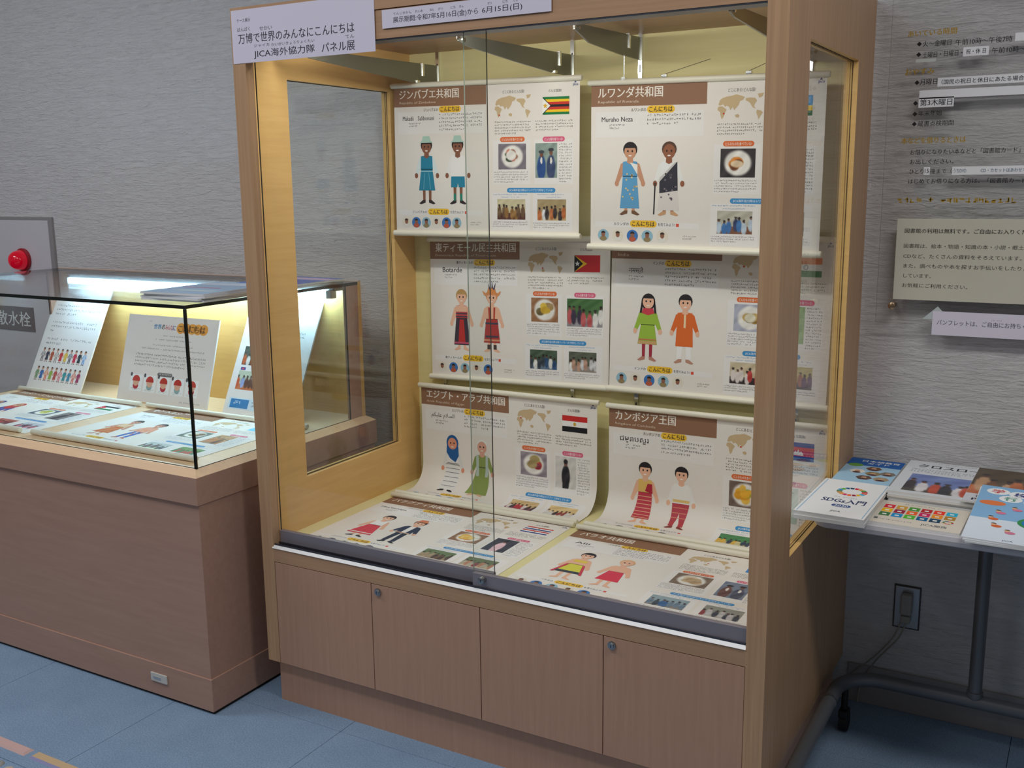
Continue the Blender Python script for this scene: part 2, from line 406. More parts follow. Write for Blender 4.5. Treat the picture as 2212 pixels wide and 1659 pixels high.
# shelf standards and brackets
for px in (0.148, 0.637, 0.858, 1.352):
    st = MB().box(px-0.006, px+0.006, YB-0.008, YB, 0.56, ZC)
    for k in range(28): st.box(px-0.0018, px+0.0018, YB-0.0084, YB-0.0079, 0.60+k*0.048, 0.622+k*0.048, 1)
    st.build('shelf_standard', [CHROME, BLACK], cab)
for (px, yt, zt, lab) in ((0.148, 0.11, 1.900, 'leftmost steel shelf bracket in the cabinet top, next to the side window'), (0.637, 0.131, 1.900, 'steel shelf bracket above the right end of the Zimbabwe poster'),
                          (0.858, 0.335, 1.934, 'short steel shelf bracket above the left end of the Rwanda poster'), (1.352, 0.075, 1.900, 'rightmost steel shelf bracket, partly behind the cabinet corner post')):
    b = thing('shelf_bracket', lab, 'bracket', (px, YB-0.01, zt-0.05), 'shelf brackets in the display cabinet')
    prof = [(yt, zt), (YB-0.008, zt+0.012), (YB-0.008, zt-0.052), (0.62, zt-0.05), (0.42, zt-0.04), (yt+0.03, zt-0.024), (yt, zt-0.016)]
    MB().prism(prof, 0, px-0.0025, px+0.0025).build('arm', plain('bracket_steel', (128, 128, 118), 0.3, 0.75), b)
    MB().box(px-0.0035, px+0.0035, yt-0.002, yt+0.006, zt-0.012, zt+0.035, 0, 0.001).build('upturned_tip', CHROME, b)
    MB().tube([(px+0.0025, yt+0.022, zt-0.011), (px+0.006, yt+0.022, zt-0.011)], 0.005, 10).build('rivet', CHROME, b)
    MB().box(px-0.006, px+0.006, 0.675, 0.686, zt-0.028, zt+0.014, 0, 0.001).build('clamp', CHROME, b)

# ------------------------------------------------------------------ country posters
PWD, PHT = 0.664, 0.4695
BROWN = (148, 108, 82); INKC = (52, 46, 44); YEL = (246, 196, 52); SOFT = (238, 234, 232)
CONT = [[(.02, .42), (.05, .25), (.1, .18), (.2, .12), (.3, .1), (.4, .05), (.5, .1), (.58, .15), (.55, .25), (.48, .3), (.46, .42), (.4, .55), (.36, .62), (.33, .5), (.28, .62), (.25, .5), (.2, .45), (.17, .5), (.12, .4), (.06, .45)],
        [(.02, .48), (.1, .47), (.17, .55), (.2, .6), (.16, .72), (.14, .85), (.1, .95), (.07, .8), (.06, .68), (0, .6)],
        [(.38, .8), (.44, .76), (.48, .82), (.46, .9), (.4, .88)], [(.6, .2), (.7, .18), (.8, .2), (.84, .3), (.8, .4), (.78, .5), (.82, .58), (.76, .55), (.72, .45), (.68, .35), (.6, .28)],
        [(.85, .05), (.98, .02), (.95, .15), (.88, .2)], [(.84, .62), (.92, .65), (.97, .72), (.92, .85), (.88, .98), (.86, .85), (.83, .72)]]
def rows(pr, x0, y0, x1, y1, cols, layer=2):
    n = len(cols)
    for k, c in enumerate(cols): pr.rect(x0, y0+(y1-y0)*k/n, x1, y0+(y1-y0)*(k+1)/n, c, layer)
def star(pr, cx, cy, r, col, layer):
    pr.poly([(cx+(r if i % 2 == 0 else r*.42)*math.sin(i*math.pi/5), cy-(r if i % 2 == 0 else r*.42)*math.cos(i*math.pi/5)) for i in reversed(range(10))], col, layer)
def flag(pr, kind, x0, y0, x1, y1):
    w, h = x1-x0, y1-y0; my = (y0+y1)/2
    if kind == 'zimbabwe':
        rows(pr, x0, y0, x1, y1, [(0, 122, 58), (250, 200, 20), (208, 52, 38), (24, 20, 20), (208, 52, 38), (250, 200, 20), (0, 122, 58)])
        pr.poly([(x0, y0), (x0, y1), (x0+w*.32, my)], (24, 20, 20), 3); pr.poly([(x0-.0005, y0+.003), (x0-.0005, y1-.003), (x0+w*.29, my)], (246, 244, 240), 4); star(pr, x0+w*.1, my, h*.17, (232, 178, 40), 5)
    elif kind == 'timor':
        pr.rect(x0, y0, x1, y1, (206, 40, 48), 2); pr.poly([(x0, y0), (x0, y1), (x0+w*.5, my)], (246, 198, 40), 3)
        pr.poly([(x0, y0), (x0, y1), (x0+w*.34, my)], (20, 22, 24), 4); star(pr, x0+w*.12, my, h*.17, (240, 240, 240), 5)
    elif kind == 'egypt':
        rows(pr, x0, y0, x1, y1, [(206, 42, 40), (244, 242, 240), (22, 20, 24)]); pr.ell((x0+x1)/2, my, h*.1, h*.12, (208, 168, 70), 3, 8)
    elif kind == 'india':
        rows(pr, x0, y0, x1, y1, [(236, 124, 46), (240, 240, 240), (26, 124, 62)]); pr.ell((x0+x1)/2, my, h*.13, h*.13, (40, 60, 140), 3, 14); pr.ell((x0+x1)/2, my, h*.09, h*.09, (240, 240, 240), 4, 14)
    elif kind == 'cambodia':
        pr.rect(x0, y0, x1, y1, (30, 66, 150), 2); pr.rect(x0, y0+h*.25, x1, y1-h*.25, (214, 44, 52), 3)
        c = (x0+x1)/2; b = y1-h*.3
        pr.poly([(c-w*.17, b), (c+w*.17, b), (c+w*.14, b-h*.14), (c+w*.09, b-h*.24), (c+w*.05, b-h*.16), (c, b-h*.34), (c-w*.05, b-h*.16), (c-w*.09, b-h*.24), (c-w*.14, b-h*.14)], (242, 242, 240), 4)
    elif kind == 'paraguay':
        for a, b in ((y0, y0+h*.44), (y1-h*.44, y1)):
            rows(pr, x0, a, x1, b, [(206, 44, 40), (244, 244, 244), (36, 66, 150)]); pr.ell((x0+x1)/2, (a+b)/2, h*.06, h*.06, (90, 150, 90), 3, 8)
    elif kind == 'palau':
        pr.rect(x0, y0, x1, y1, (64, 140, 214), 2); pr.ell(x0+w*.44, my, h*.28, h*.28, (250, 220, 60), 3)
    elif kind == 'rwanda':
        pr.rect(x0, y0, x1, y1, (40, 150, 214), 2); pr.rect(x0, y0+h*.5, x1, y0+h*.75, (246, 206, 40), 3); pr.rect(x0, y0+h*.75, x1, y1, (30, 110, 60), 3); star(pr, x1-w*.18, y0+h*.25, h*.14, (246, 206, 60), 4)
    elif kind == 'jordan':
        rows(pr, x0, y0, x1, y1, [(22, 22, 22), (244, 244, 244), (20, 120, 66)]); pr.poly([(x0, y0), (x0, y1), (x0+w*.42, my)], (206, 36, 48), 3); star(pr, x0+w*.12, my, h*.08, (246, 246, 246), 4)
    elif kind == 'lucia':
        pr.rect(x0, y0, x1, y1, (110, 200, 246), 2); c = (x0+x1)/2
        pr.poly([(c-w*.2, y1-h*.12), (c+w*.2, y1-h*.12), (c, y0+h*.1)], (20, 20, 20), 3); pr.poly([(c-w*.2, y1-h*.12), (c+w*.2, y1-h*.12), (c, y0+h*.5)], (250, 210, 40), 4)
def mix(a, b, t): return tuple(p*(1-t)+q*t for p, q in zip(a, b))
def photo(pr, x0, y0, x1, y1, kind, pal, seed, layer=2):
    """a printed photograph, painted as a fine grid of coloured cells"""
    rnd = random.Random(seed); asp = (x1-x0)/(y1-y0); bgc, blobs, gr = pal[0], [], None
    if kind == 'food':
        blobs.append((.5, .5, .44/max(asp, .8)*1.08, .44, (238, 234, 228))); 
        for k in range(9):
            a = rnd.uniform(0, 6.28); q = rnd.uniform(0, .25)
            blobs.append((.5+q*math.cos(a)/asp, .5+q*math.sin(a), rnd.uniform(.13, .24)/asp, rnd.uniform(.11, .2), pal[1+k % (len(pal)-1)]))
    elif kind == 'one':                      # one standing figure
        c = pal[1]; blobs += [(.5, .62, .2, .36, c), (.5, .9, .16, .2, c), (.5, .2, .09, .1, (120, 80, 64)), (.5, .15, .1, .08, pal[2])]
    elif kind == 'pair':
        for k, cx in enumerate((.28, .72)):
            c = pal[1+k % 2]; blobs += [(cx, .7, .2, .36, c), (cx, .26+.06*(1-k), .08, .09, (120, 74, 56)), (cx, .19+.06*(1-k), .13, .05, pal[3]), (cx, .5, .05, .1, (236, 232, 226))]
    else:                                    # crowd
        gr = pal[-1]
        for k in range(7):
            cx = (k+.5)/7+rnd.uniform(-.04, .04); cy = rnd.uniform(.3, .5); c = rnd.choice(pal[1:-1])
            blobs += [(cx, cy+.3, .075, .28, c), (cx, cy, .035, .06, rnd.choice([(70, 46, 38), (120, 78, 60)])), (cx, cy-.05, .04, .035, (30, 24, 24))]
    wob = [(rnd.uniform(6, 22), rnd.uniform(6, 22), rnd.uniform(0, 6)) for _ in range(3)]
    def fn(u, v):
        c = bgc
        if gr and v > .68: c = gr
        n = sum(math.sin(a*u+b*v+p) for a, b, p in wob)/3; c = tuple(max(6, min(250, t+n*14)) for t in c)
        for bx, by, rx, ry, bc in blobs:
            dd = math.sqrt(((u-bx)/rx)**2+((v-by)/ry)**2)
            if dd < 1.1: c = mix(c, tuple(max(6, min(250, t+n*16)) for t in bc), max(0, min(1, (1.1-dd)/.2)))
        return c
    nx = 42; pr.grid(x0, y0, x1, y1, nx, max(8, int(nx/asp)), fn, layer); return pr
def person(pr, cx, y0, h, sp):
    """printed illustration of a person; sp: skin, hair, top, low, kind of lower garment, shoes, extras"""
    sk, hair, top, low = sp['skin'], sp['hair'], sp['top'], sp['low']
    X = lambda t: cx+1.28*t*h; Y = lambda t: y0+h*(t*1.22 if t < .21 else .2562+(t-.21)*.7438/.79)
    P = lambda pts, c, l: pr.poly([(X(a), Y(b)) for a, b in pts], c, l)
    hem = sp.get('hem', .78); st = sp.get('style', 'dress')
    for s in (-1, 1):                        # legs, shoes, arms
        if st == 'pants': P([(s*.005, .55), (s*.075, .55), (s*.085, .93), (s*.03, .93)][::s], low, 2)
        else: P([(s*.02, .6), (s*.065, .6), (s*.058, .95), (s*.025, .95)][::s], sp.get('leg', sk), 2)
        P([(s*.022, .93), (s*.06, .93), (s*.115, .985), (s*.09, 1.0), (s*.025, .975)][::s], sp.get('shoe', (70, 52, 50)), 3)
        P([(s*.07, .245), (s*.105, .27), (s*.165, .52), (s*.125, .535), (s*.06, .36)][::s], sp.get('sleeve', sk), 2)
        pr.ell(X(s*.148), Y(.545), 0.0307*h, 0.0408*h, sk, 3, 10)
    if st == 'pants' or st == 'shorts':
        P([(-.085, .24), (0, .225), (.085, .24), (.1, hem if st == 'shorts' else sp.get('tophem', .58)), (-.1, hem if st == 'shorts' else sp.get('tophem', .58))][::-1], top, 3)
        if st == 'shorts': P([(-.092, .56), (.092, .56), (.095, .73), (.01, .73), (0, .66), (-.01, .73), (-.095, .73)][::-1], low, 4)
    else:
        P([(-.08, .24), (0, .225), (.08, .24), (.085, .45), (-.085, .45)][::-1], top, 3)
        P([(-.08, .44), (.08, .44), (sp.get('flare', .115), hem), (-sp.get('flare', .115), hem)][::-1], low, 3)
    P([(-.028, .17), (.028, .17), (.035, .25), (0, .275), (-.035, .25)][::-1], sk, 4)
    hs = sp.get('hairstyle', 'short')
    if hs == 'long': pr.ell(X(0), Y(.125), 0.105*h, 0.12*h, hair, 4); P([(-.08, .12), (-.055, .12), (-.075, .27), (-.1, .27)][::-1], hair, 4); P([(.055, .12), (.08, .12), (.1, .27), (.075, .27)][::-1], hair, 4)
    elif hs == 'scarf': pr.ell(X(0), Y(.115), 0.1126*h, 0.132*h, hair, 4); P([(-.085, .16), (.085, .16), (.09, .3), (.04, .42), (-.04, .36), (-.09, .26)][::-1], hair, 5)
    else: pr.ell(X(0), Y(.1), 0.1024*h, 0.102*h, hair, 4)
    pr.ell(X(0), Y(.125), 0.0845*h, 0.096*h, sk, 6)
    if hs != 'bald' and hs != 'scarf': pr.ell(X(0), Y(.085), 0.0845*h, 0.06*h, hair, 7, 12, 0, math.pi)
    for s in (-1, 1): pr.ell(X(s*.025), Y(.118), 0.0125*h, 0.015*h, (40, 28, 26), 8, 8)
    pr.ell(X(0), Y(.168), 0.0256*h, 0.0096*h, sp.get('mouth', (246, 236, 230)), 8, 8)
    if sp.get('hat'):
        c = sp['hat']; P([(-.095, .07), (.095, .07), (.06, .045), (.045, -.01), (-.045, -.01), (-.06, .045)][::-1], c, 9)
    for e in sp.get('ex', ()):
        if e[0] == 'p': P(e[1], e[2], e[3])
        elif e[0] == 's':                    # horizontal stripes: y list, half width, colour
            for yy in e[1]: pr.rect(X(-e[2]), Y(yy), X(e[2]), Y(yy+e[4]), e[3], 6)
        elif e[0] == 'd':                    # little motifs scattered
            rnd = random.Random(3)
            for k in range(16): pr.ell(X(rnd.uniform(-.08, .08)), Y(rnd.uniform(.4, .8)), .014*h, .014*h, e[1], 6, 6)
    return pr
DK, BRN, TAN, PEA = (138, 88, 64), (156, 96, 66), (206, 150, 118), (238, 186, 156)
HB = (36, 28, 30)
FIG = {
 'zimbabwe': (dict(skin=DK, hair=HB, top=(34, 132, 164), low=(34, 132, 164), sleeve=(220, 232, 234), hat=(178, 210, 196), shoe=(50, 36, 40), ex=[('s', [.47], .085, (170, 210, 220), .012), ('p', [(-.03, .5), (-.025, .5), (-.045, .76), (-.052, .76)][::-1], (120, 190, 206), 5), ('p', [(.025, .5), (.03, .5), (.052, .76), (.045, .76)][::-1], (120, 190, 206), 5)]),
              dict(skin=DK, hair=HB, top=(240, 238, 236), low=(34, 132, 164), style='shorts', hem=.6, sleeve=(236, 234, 232), hat=(178, 210, 196), shoe=(50, 36, 40), ex=[('p', [(-.06, .83), (-.025, .83), (-.03, .94), (-.06, .94)][::-1], (40, 130, 110), 4), ('p', [(.025, .83), (.06, .83), (.06, .94), (.03, .94)][::-1], (40, 130, 110), 4)])),
 'rwanda': (dict(skin=TAN, hair=HB, top=(96, 162, 208), low=(96, 162, 208), hem=.9, flare=.11, shoe=(120, 84, 60), ex=[('d', (226, 200, 150)), ('p', [(.0, .25), (.085, .28), (.085, .42)][::-1], (244, 240, 236), 5)]),
            dict(skin=(150, 92, 64), hair=(90, 60, 46), hairstyle='bald', top=(240, 240, 240), low=(226, 218, 214), hem=.92, flare=.12, sleeve=(238, 238, 236), shoe=(206, 160, 120), ex=[('p', [(.09, .24), (.1, .64), (-.1, .68), (-.1, .5)][::-1], (52, 50, 60), 5), ('p', [(.06, .25), (.09, .24), (-.1, .52), (-.1, .47)][::-1], (206, 202, 200), 6), ('p', [(-.155, .53), (-.14, .53), (-.15, .98), (-.165, .98)][::-1], (50, 44, 46), 4), ('d', (120, 112, 122))])),
 'timor': (dict(skin=PEA, hair=(190, 150, 90), top=(196, 76, 72), low=(60, 48, 62), hem=.9, shoe=PEA, ex=[('p', [(-.08, .24), (.08, .24), (.08, .34), (-.08, .34)][::-1], PEA, 5), ('s', [.36, .41], .082, (70, 56, 80), .02), ('p', [(-.03, .47), (.03, .47), (.05, .85), (-.05, .85)][::-1], (190, 44, 40), 5), ('s', [.85], .113, (196, 80, 110), .03)]),
           dict(skin=PEA, hair=(226, 146, 90), top=PEA, low=(176, 56, 52), hem=.84, shoe=PEA, hat=(222, 142, 76), ex=[('p', [(-.05, .25), (-.025, .25), (-.02, .5), (-.04, .5)][::-1], (186, 60, 40), 6), ('p', [(.025, .25), (.05, .25), (.04, .5), (.02, .5)][::-1], (186, 60, 40), 6), ('s', [.5, .72], .09, (70, 60, 80), .03), ('s', [.78], .11, (220, 150, 110), .03), ('p', [(-.03, .02), (-.055, -.08), (-.015, .01)][::-1], (50, 60, 90), 10), ('p', [(0, .0), (.005, -.11), (.02, .0)][::-1], (40, 50, 80), 10), ('p', [(.02, .01), (.06, -.08), (.04, .02)][::-1], (50, 60, 90), 10), ('p', [(-.13, .03), (-.08, .06), (-.08, .1), (-.11, .08)][::-1], (226, 150, 90), 10), ('p', [(.08, .06), (.13, .03), (.11, .08), (.08, .1)][::-1], (226, 150, 90), 10), ('p', [(-.065, .87), (-.022, .87), (-.022, .95), (-.065, .95)][::-1], (70, 50, 44), 5), ('p', [(.022, .87), (.065, .87), (.065, .95), (.022, .95)][::-1], (70, 50, 44), 5)])),
 'india': (dict(skin=PEA, hair=HB, hairstyle='long', top=(156, 190, 62), low=(156, 190, 62), hem=.74, leg=(166, 40, 60), shoe=(190, 130, 110), sleeve=(156, 190, 62), ex=[('p', [(-.06, .2), (.06, .2), (.075, .27), (0, .3), (-.075, .27)][::-1], (206, 60, 76), 6), ('s', [.66], .105, (200, 120, 80), .02), ('s', [.69], .108, (206, 166, 110), .05)]),
           dict(skin=PEA, hair=HB, top=(226, 106, 38), low=(244, 242, 240), style='pants', tophem=.74, sleeve=(226, 106, 38), shoe=(190, 140, 116), ex=[('p', [(-.012, .27), (.012, .27), (.012, .46), (-.012, .46)][::-1], (244, 214, 170), 6)])),
 'egypt': (dict(skin=(226, 150, 120), hair=(30, 92, 156), hairstyle='scarf', top=(232, 230, 228), low=(232, 230, 228), hem=.95, flare=.13, sleeve=(226, 224, 222), shoe=(36, 30, 34), ex=[('s', [.46, .53, .6, .68, .76, .85], .1, (96, 92, 106), .008)]),
           dict(skin=(226, 166, 146), hair=(240, 236, 232), hairstyle='bald', top=(142, 158, 82), low=(142, 158, 82), hem=.95, flare=.15, sleeve=(142, 158, 82), shoe=(226, 180, 150), ex=[('p', [(-.085, .24), (-.05, .24), (-.045, .6), (-.085, .6)][::-1], (190, 204, 200), 6), ('p', [(.05, .24), (.085, .24), (.085, .6), (.045, .6)][::-1], (190, 204, 200), 6)])),
 'cambodia': (dict(skin=PEA, hair=HB, top=(232, 190, 106), low=(196, 60, 76), hem=.88, flare=.105, shoe=PEA, ex=[('p', [(.03, .3), (.085, .3), (.09, .45), (.0, .42)][::-1], (180, 34, 60), 5), ('s', [.5, .56, .62, .68, .74, .8, .85], .095, (236, 172, 140), .012)]),
              dict(skin=PEA, hair=HB, top=(242, 240, 236), low=(190, 66, 74), style='pants', tophem=.55, sleeve=(240, 238, 236), shoe=(140, 64, 56), ex=[('p', [(-.095, .48), (.095, .48), (.095, .52), (-.095, .52)][::-1], (232, 196, 120), 6), ('p', [(-.1, .54), (.1, .54), (.08, .84), (.02, .84), (0, .68), (-.02, .84), (-.08, .84)][::-1], (186, 66, 78), 5), ('s', [.6, .68, .76], .085, (226, 150, 120), .01)])),
 'paraguay': (dict(skin=PEA, hair=HB, top=(244, 242, 242), low=(222, 60, 76), hem=.86, flare=.16, sleeve=PEA, shoe=(50, 40, 44), ex=[('s', [.8], .155, (250, 240, 236), .025)]),
              dict(skin=PEA, hair=HB, top=(40, 52, 76), low=(38, 46, 66), style='pants', tophem=.56, sleeve=(40, 52, 76), hat=(222, 132, 84), shoe=(36, 34, 44), ex=[('p', [(-.035, .25), (.035, .25), (.03, .54), (-.03, .54)][::-1], (244, 240, 238), 5), ('s', [.53], .09, (220, 180, 150), .03)])),
 'palau': (dict(skin=PEA, hair=HB, top=PEA, low=(220, 214, 70), hem=.76, flare=.15, shoe=PEA, ex=[('p', [(-.07, .28), (.07, .28), (.07, .36), (-.07, .36)][::-1], (236, 206, 70), 5), ('s', [.7], .145, (56, 62, 70), .07), ('p', [(-.1, .46), (-.07, .46), (-.14, .8), (-.17, .8)][::-1], (206, 60, 76), 6), ('p', [(.07, .46), (.1, .46), (.17, .8), (.14, .8)][::-1], (206, 60, 76), 6)]),
           dict(skin=PEA, hair=(230, 180, 130), hairstyle='bald', top=PEA, low=(222, 52, 76), hem=.78, flare=.12, shoe=PEA)),
 'lucia': (dict(skin=(206, 140, 110), hair=HB, top=(226, 190, 150), low=(216, 130, 60), hem=.85, flare=.14, shoe=(200, 150, 120), ex=[('s', [.5, .6, .7, .8], .11, (200, 80, 60), .02)]),
           dict(skin=(206, 140, 110), hair=HB, top=(226, 160, 130), low=(60, 100, 190), style='pants', tophem=.56, sleeve=(226, 160, 130), shoe=(200, 120, 100), ex=[('d', (236, 130, 60))])),
 'jordan': (dict(skin=TAN, hair=(90, 90, 150), hairstyle='scarf', top=(120, 120, 190), low=(120, 120, 190), hem=.93, sleeve=(120, 120, 190)),
            dict(skin=TAN, hair=(200, 60, 60), hairstyle='scarf', top=(90, 90, 160), low=(90, 90, 160), hem=.93, sleeve=(90, 90, 160))),
}
PAL = {   # food palette, clothes kind + palette, two crowd palettes
 'zimbabwe': ([(126, 118, 128), (236, 232, 226), (58, 70, 44), (196, 96, 66), (150, 90, 60)], 'pair', [(140, 158, 150), (40, 78, 140), (60, 74, 110), (56, 64, 72)], [(206, 196, 160), (46, 110, 180), (150, 110, 60), (110, 84, 60), (86, 46, 40)], [(170, 150, 110), (60, 50, 50), (226, 226, 230), (190, 110, 60), (200, 170, 120)]),
 'rwanda': ([(52, 46, 48), (228, 204, 170), (222, 136, 44), (196, 110, 40), (120, 70, 40)], 'crowd', [(150, 160, 150), (180, 110, 60), (90, 70, 60), (160, 150, 130)], [(190, 186, 170), (70, 120, 180), (190, 204, 220), (60, 70, 110), (130, 84, 60)], [(150, 140, 110), (80, 80, 70), (210, 210, 206), (190, 170, 90), (120, 110, 90)]),
 'timor': ([(156, 110, 76), (206, 168, 50), (170, 140, 90), (110, 96, 60), (226, 190, 70)], 'crowd', [(70, 110, 60), (230, 226, 222), (60, 50, 70), (190, 90, 90), (150, 146, 150)], [(70, 90, 70), (226, 226, 222), (60, 70, 80), (50, 80, 120), (106, 126, 150)], [(90, 96, 80), (236, 236, 236), (210, 210, 214), (190, 150, 130), (150, 140, 132)]),
 'india': ([(176, 178, 196), (222, 214, 190), (150, 120, 50), (90, 84, 50), (196, 160, 90)], 'one', [(150, 180, 120), (206, 110, 50), (40, 30, 30)], [(206, 190, 160), (190, 66, 60), (232, 226, 222), (226, 214, 210), (60, 50, 50)], [(196, 180, 120), (170, 110, 90), (110, 80, 110), (90, 84, 80)]),
 'egypt': ([(150, 140, 150), (170, 150, 100), (196, 60, 64), (150, 60, 76), (190, 180, 100)], 'one', [(214, 210, 206), (40, 38, 42), (40, 34, 36)], [(210, 180, 130), (190, 46, 60), (220, 214, 212), (70, 50, 60), (150, 60, 80)], [(226, 196, 140), (150, 60, 56), (60, 40, 44), (220, 216, 212), (226, 220, 210)]),
 'cambodia': ([(120, 100, 90), (240, 180, 50), (236, 190, 80), (120, 170, 70), (226, 160, 40)], 'one', [(190, 210, 200), (226, 180, 60), (40, 30, 30)], [(80, 140, 90), (226, 180, 70), (60, 70, 90), (210, 200, 150), (206, 190, 130)], [(190, 150, 90), (190, 60, 50), (230, 190, 80), (226, 190, 110), (210, 190, 140)]),
 'paraguay': ([(150, 110, 80), (236, 190, 90), (226, 170, 60), (206, 140, 60), (240, 210, 130)], 'one', [(60, 60, 70), (236, 196, 206), (40, 30, 30)], [(110, 130, 90), (120, 90, 70), (170, 150, 120), (90, 70, 60), (160, 140, 110)], [(110, 120, 80), (140, 60, 60), (180, 170, 150), (190, 130, 100), (200, 180, 150)]),
 'palau': ([(130, 110, 90), (226, 206, 176), (206, 180, 140), (190, 160, 120)], 'pair', [(120, 130, 150), (110, 70, 60), (80, 80, 100), (50, 40, 40)], [(150, 170, 180), (60, 100, 150), (110, 130, 150), (60, 70, 80), (140, 130, 120)], [(150, 150, 140), (60, 60, 70), (200, 196, 200), (150, 60, 60), (190, 186, 180)]),
 'lucia': ([(110, 120, 110), (206, 190, 140), (150, 150, 120), (120, 90, 60)], 'crowd', [(190, 150, 110), (190, 120, 70), (110, 70, 50), (160, 130, 100)], [(190, 200, 200), (110, 90, 90), (60, 60, 70), (180, 220, 170)], [(110, 150, 80), (60, 120, 60), (190, 80, 60), (70, 90, 50)]),
 'jordan': ([(90, 100, 110), (210, 210, 120), (170, 190, 90), (200, 180, 90)], 'one', [(130, 120, 120), (60, 50, 56), (40, 30, 30)], [(190, 110, 100), (190, 60, 60), (120, 60, 60), (200, 190, 190)], [(200, 200, 210), (220, 120, 130), (90, 60, 80), (190, 200, 210)]),
}
PORT = [((196, 70, 110), (40, 30, 30), (226, 224, 222)), ((150, 130, 90), (50, 36, 30), (150, 190, 210)), ((60, 60, 80), (46, 34, 30), (110, 106, 120)), ((230, 226, 220), (60, 40, 34), (232, 222, 206)), ((40, 44, 50), (50, 36, 30), (200, 206, 190)), ((190, 90, 60), (44, 32, 30), (60, 120, 190))]
def poster(name, label, key, title, sub, cname, greet, fn, cuts=(), rods=(True, True), rod_r=0.0085, ov=(0.008, 0.008), lines=(5, 5, 4), portraits=5, ny=1, rodmat=None, brod=None, group='country posters', rod_off=(0.003, 0.003)):
    sh = Sheet(PWD, PHT, fn, cuts); Wd, Hd = PWD, PHT
    t = thing(name, label, 'poster', tuple(fn(Wd/2, Hd)), group)
    pp = sh.paper('paper', POSTER, t, 1, ny)
    X = lambda u: u*Wd; Y = lambda v: v*Hd
    sd = sum(map(ord, key))
    p = Print(); p.rect(X(0), Y(0.0), X(.521), Y(.142), BROWN); p.rect(X(.521), Y(0), X(.965), Y(.012), (160, 92, 80)); sh.stamp(p, 'title_band', pp)
    n = len(title); p = Print().text(title, X(.032), Y(.028), X(min(.50, .032+.0425*n)), Y(.092), (244, 236, 226), 2, .02); sh.stamp(p, 'title_lettering', pp)
    if sub: sh.stamp(Print().text(sub, X(.032), Y(.107), X(.032+.0105*len(sub)), Y(.127), (226, 206, 186), 2, 0.0), 'subtitle_lettering', pp)
    p = Print(); p.rect(X(.022), Y(.175), X(.51), Y(.325), SOFT); p.pill(X(.259), Y(.143), X(.383), Y(.187), YEL, 2); p.text('こんにちは', X(.269), Y(.149), X(.374), Y(.180), INKC, 3, .03)
    p.text(cname+'の', X(.259-.0145*(len(cname)+1)), Y(.155), X(.255), Y(.176), INKC, 2, .01)
    sh.stamp(p, 'greeting_box', pp)
    p = Print()
    for (s_, u0_, u1_, v0_, v1_, bd) in greet: p.text(s_, X(u0_), Y(v0_), X(u1_), Y(v1_), INKC, 2, bd)
    p.greek(X(.085), Y(.248), X(.165), Y(.285), 2, INKC, 2, sd, .7); sh.each(p, 'greeting_lettering', pp)
    sh.stamp(Print().greek(X(.259), Y(.192), X(.5), Y(.192+.0245*lines[0]), lines[0], (110, 104, 104), 2, sd+1), 'greeting_text', pp)
    fa, fb = FIG[key]
    sh.stamp(person(Print(), X(.185), Y(.345), Y(.455), fa), 'illustrated_woman', pp)
    sh.stamp(person(Print(), X(.362), Y(.345), Y(.455), fb), 'illustrated_man', pp)
    p = Print(); p.rect(X(.02), Y(.84), X(.5), Y(.875), SOFT); p.pill(X(.188), Y(.829), X(.312), Y(.872), YEL, 2); p.text('こんにちは', X(.198), Y(.836), X(.302), Y(.865), INKC, 3, .03)
    p.text(cname+'の', X(.184-.0145*(len(cname)+1)), Y(.843), X(.182), Y(.862), INKC, 2, .01); p.text('を見てみよう!', X(.317), Y(.843), X(.393), Y(.862), INKC, 2, .01); p.rect(X(.399), Y(.845), X(.412), Y(.864), (222, 84, 60), 2)
    p.greek(X(.43), Y(.915), X(.49), Y(.945), 2, (120, 114, 110), 2, sd+2, .8); sh.stamp(p, 'video_caption', pp)
    for k in range(portraits):
        cx, cy, r = X(.06+k*.0585 if portraits > 5 else .062+k*.069), Y(.925), .0175; b_, h_, g_ = PORT[(k*2+sd) % 6]; s_ = (150, 100, 78)
        p = Print().ell(cx, cy, r, r, g_, 2, 20).ell(cx, cy+r*.55, r*.62, r*.42, b_, 3, 14).ell(cx, cy-r*.15, r*.36, r*.48, s_, 4, 12).ell(cx, cy-r*.35, r*.4, r*.35, h_, 5, 12, 0, math.pi)
        sh.stamp(p, 'round_portrait', pp)
    p = Print(); mx0, my0, mx1, my1 = X(.566), Y(.085), X(.76), Y(.241)
    for c in CONT: p.poly([(mx0+(mx1-mx0)*a, my0+(my1-my0)*b) for a, b in c], (206, 180, 140), 2)
    sp_ = {'zimbabwe': (.13, .84), 'rwanda': (.14, .74), 'timor': (.42, .73), 'india': (.27, .55), 'egypt': (.12, .5), 'cambodia': (.34, .6), 'paraguay': (.9, .84), 'palau': (.46, .68), 'lucia': (.85, .58), 'jordan': (.15, .47)}[key]
    p.ell(mx0+(mx1-mx0)*sp_[0], my0+(my1-my0)*sp_[1], .0028, .0028, (206, 60, 44), 3, 8); sh.stamp(p, 'world_map', pp)
    p = Print(); flag(p, key, X(.816), Y(.110), X(.949), Y(.222)); sh.stamp(p, 'flag', pp)
    p = Print().text('どこにある?どんな国?', X(.609), Y(.058), X(.722), Y(.079), INKC, 2, .0).text('どんな国旗?', X(.846), Y(.062), X(.911), Y(.082), INKC, 2, .0); sh.each(p, 'map_heading', pp)
    sh.stamp(Print().greek(X(.566), Y(.255), X(.759), Y(.255+.0185*lines[1]), lines[1], (104, 98, 96), 2, sd+3), 'country_text', pp)
    sh.stamp(Print().greek(X(.779), Y(.255), X(.972), Y(.255+.0185*lines[2]), lines[2], (104, 98, 96), 2, sd+4), 'flag_text', pp)
    fp, ck, cp, c3, c4 = PAL[key]
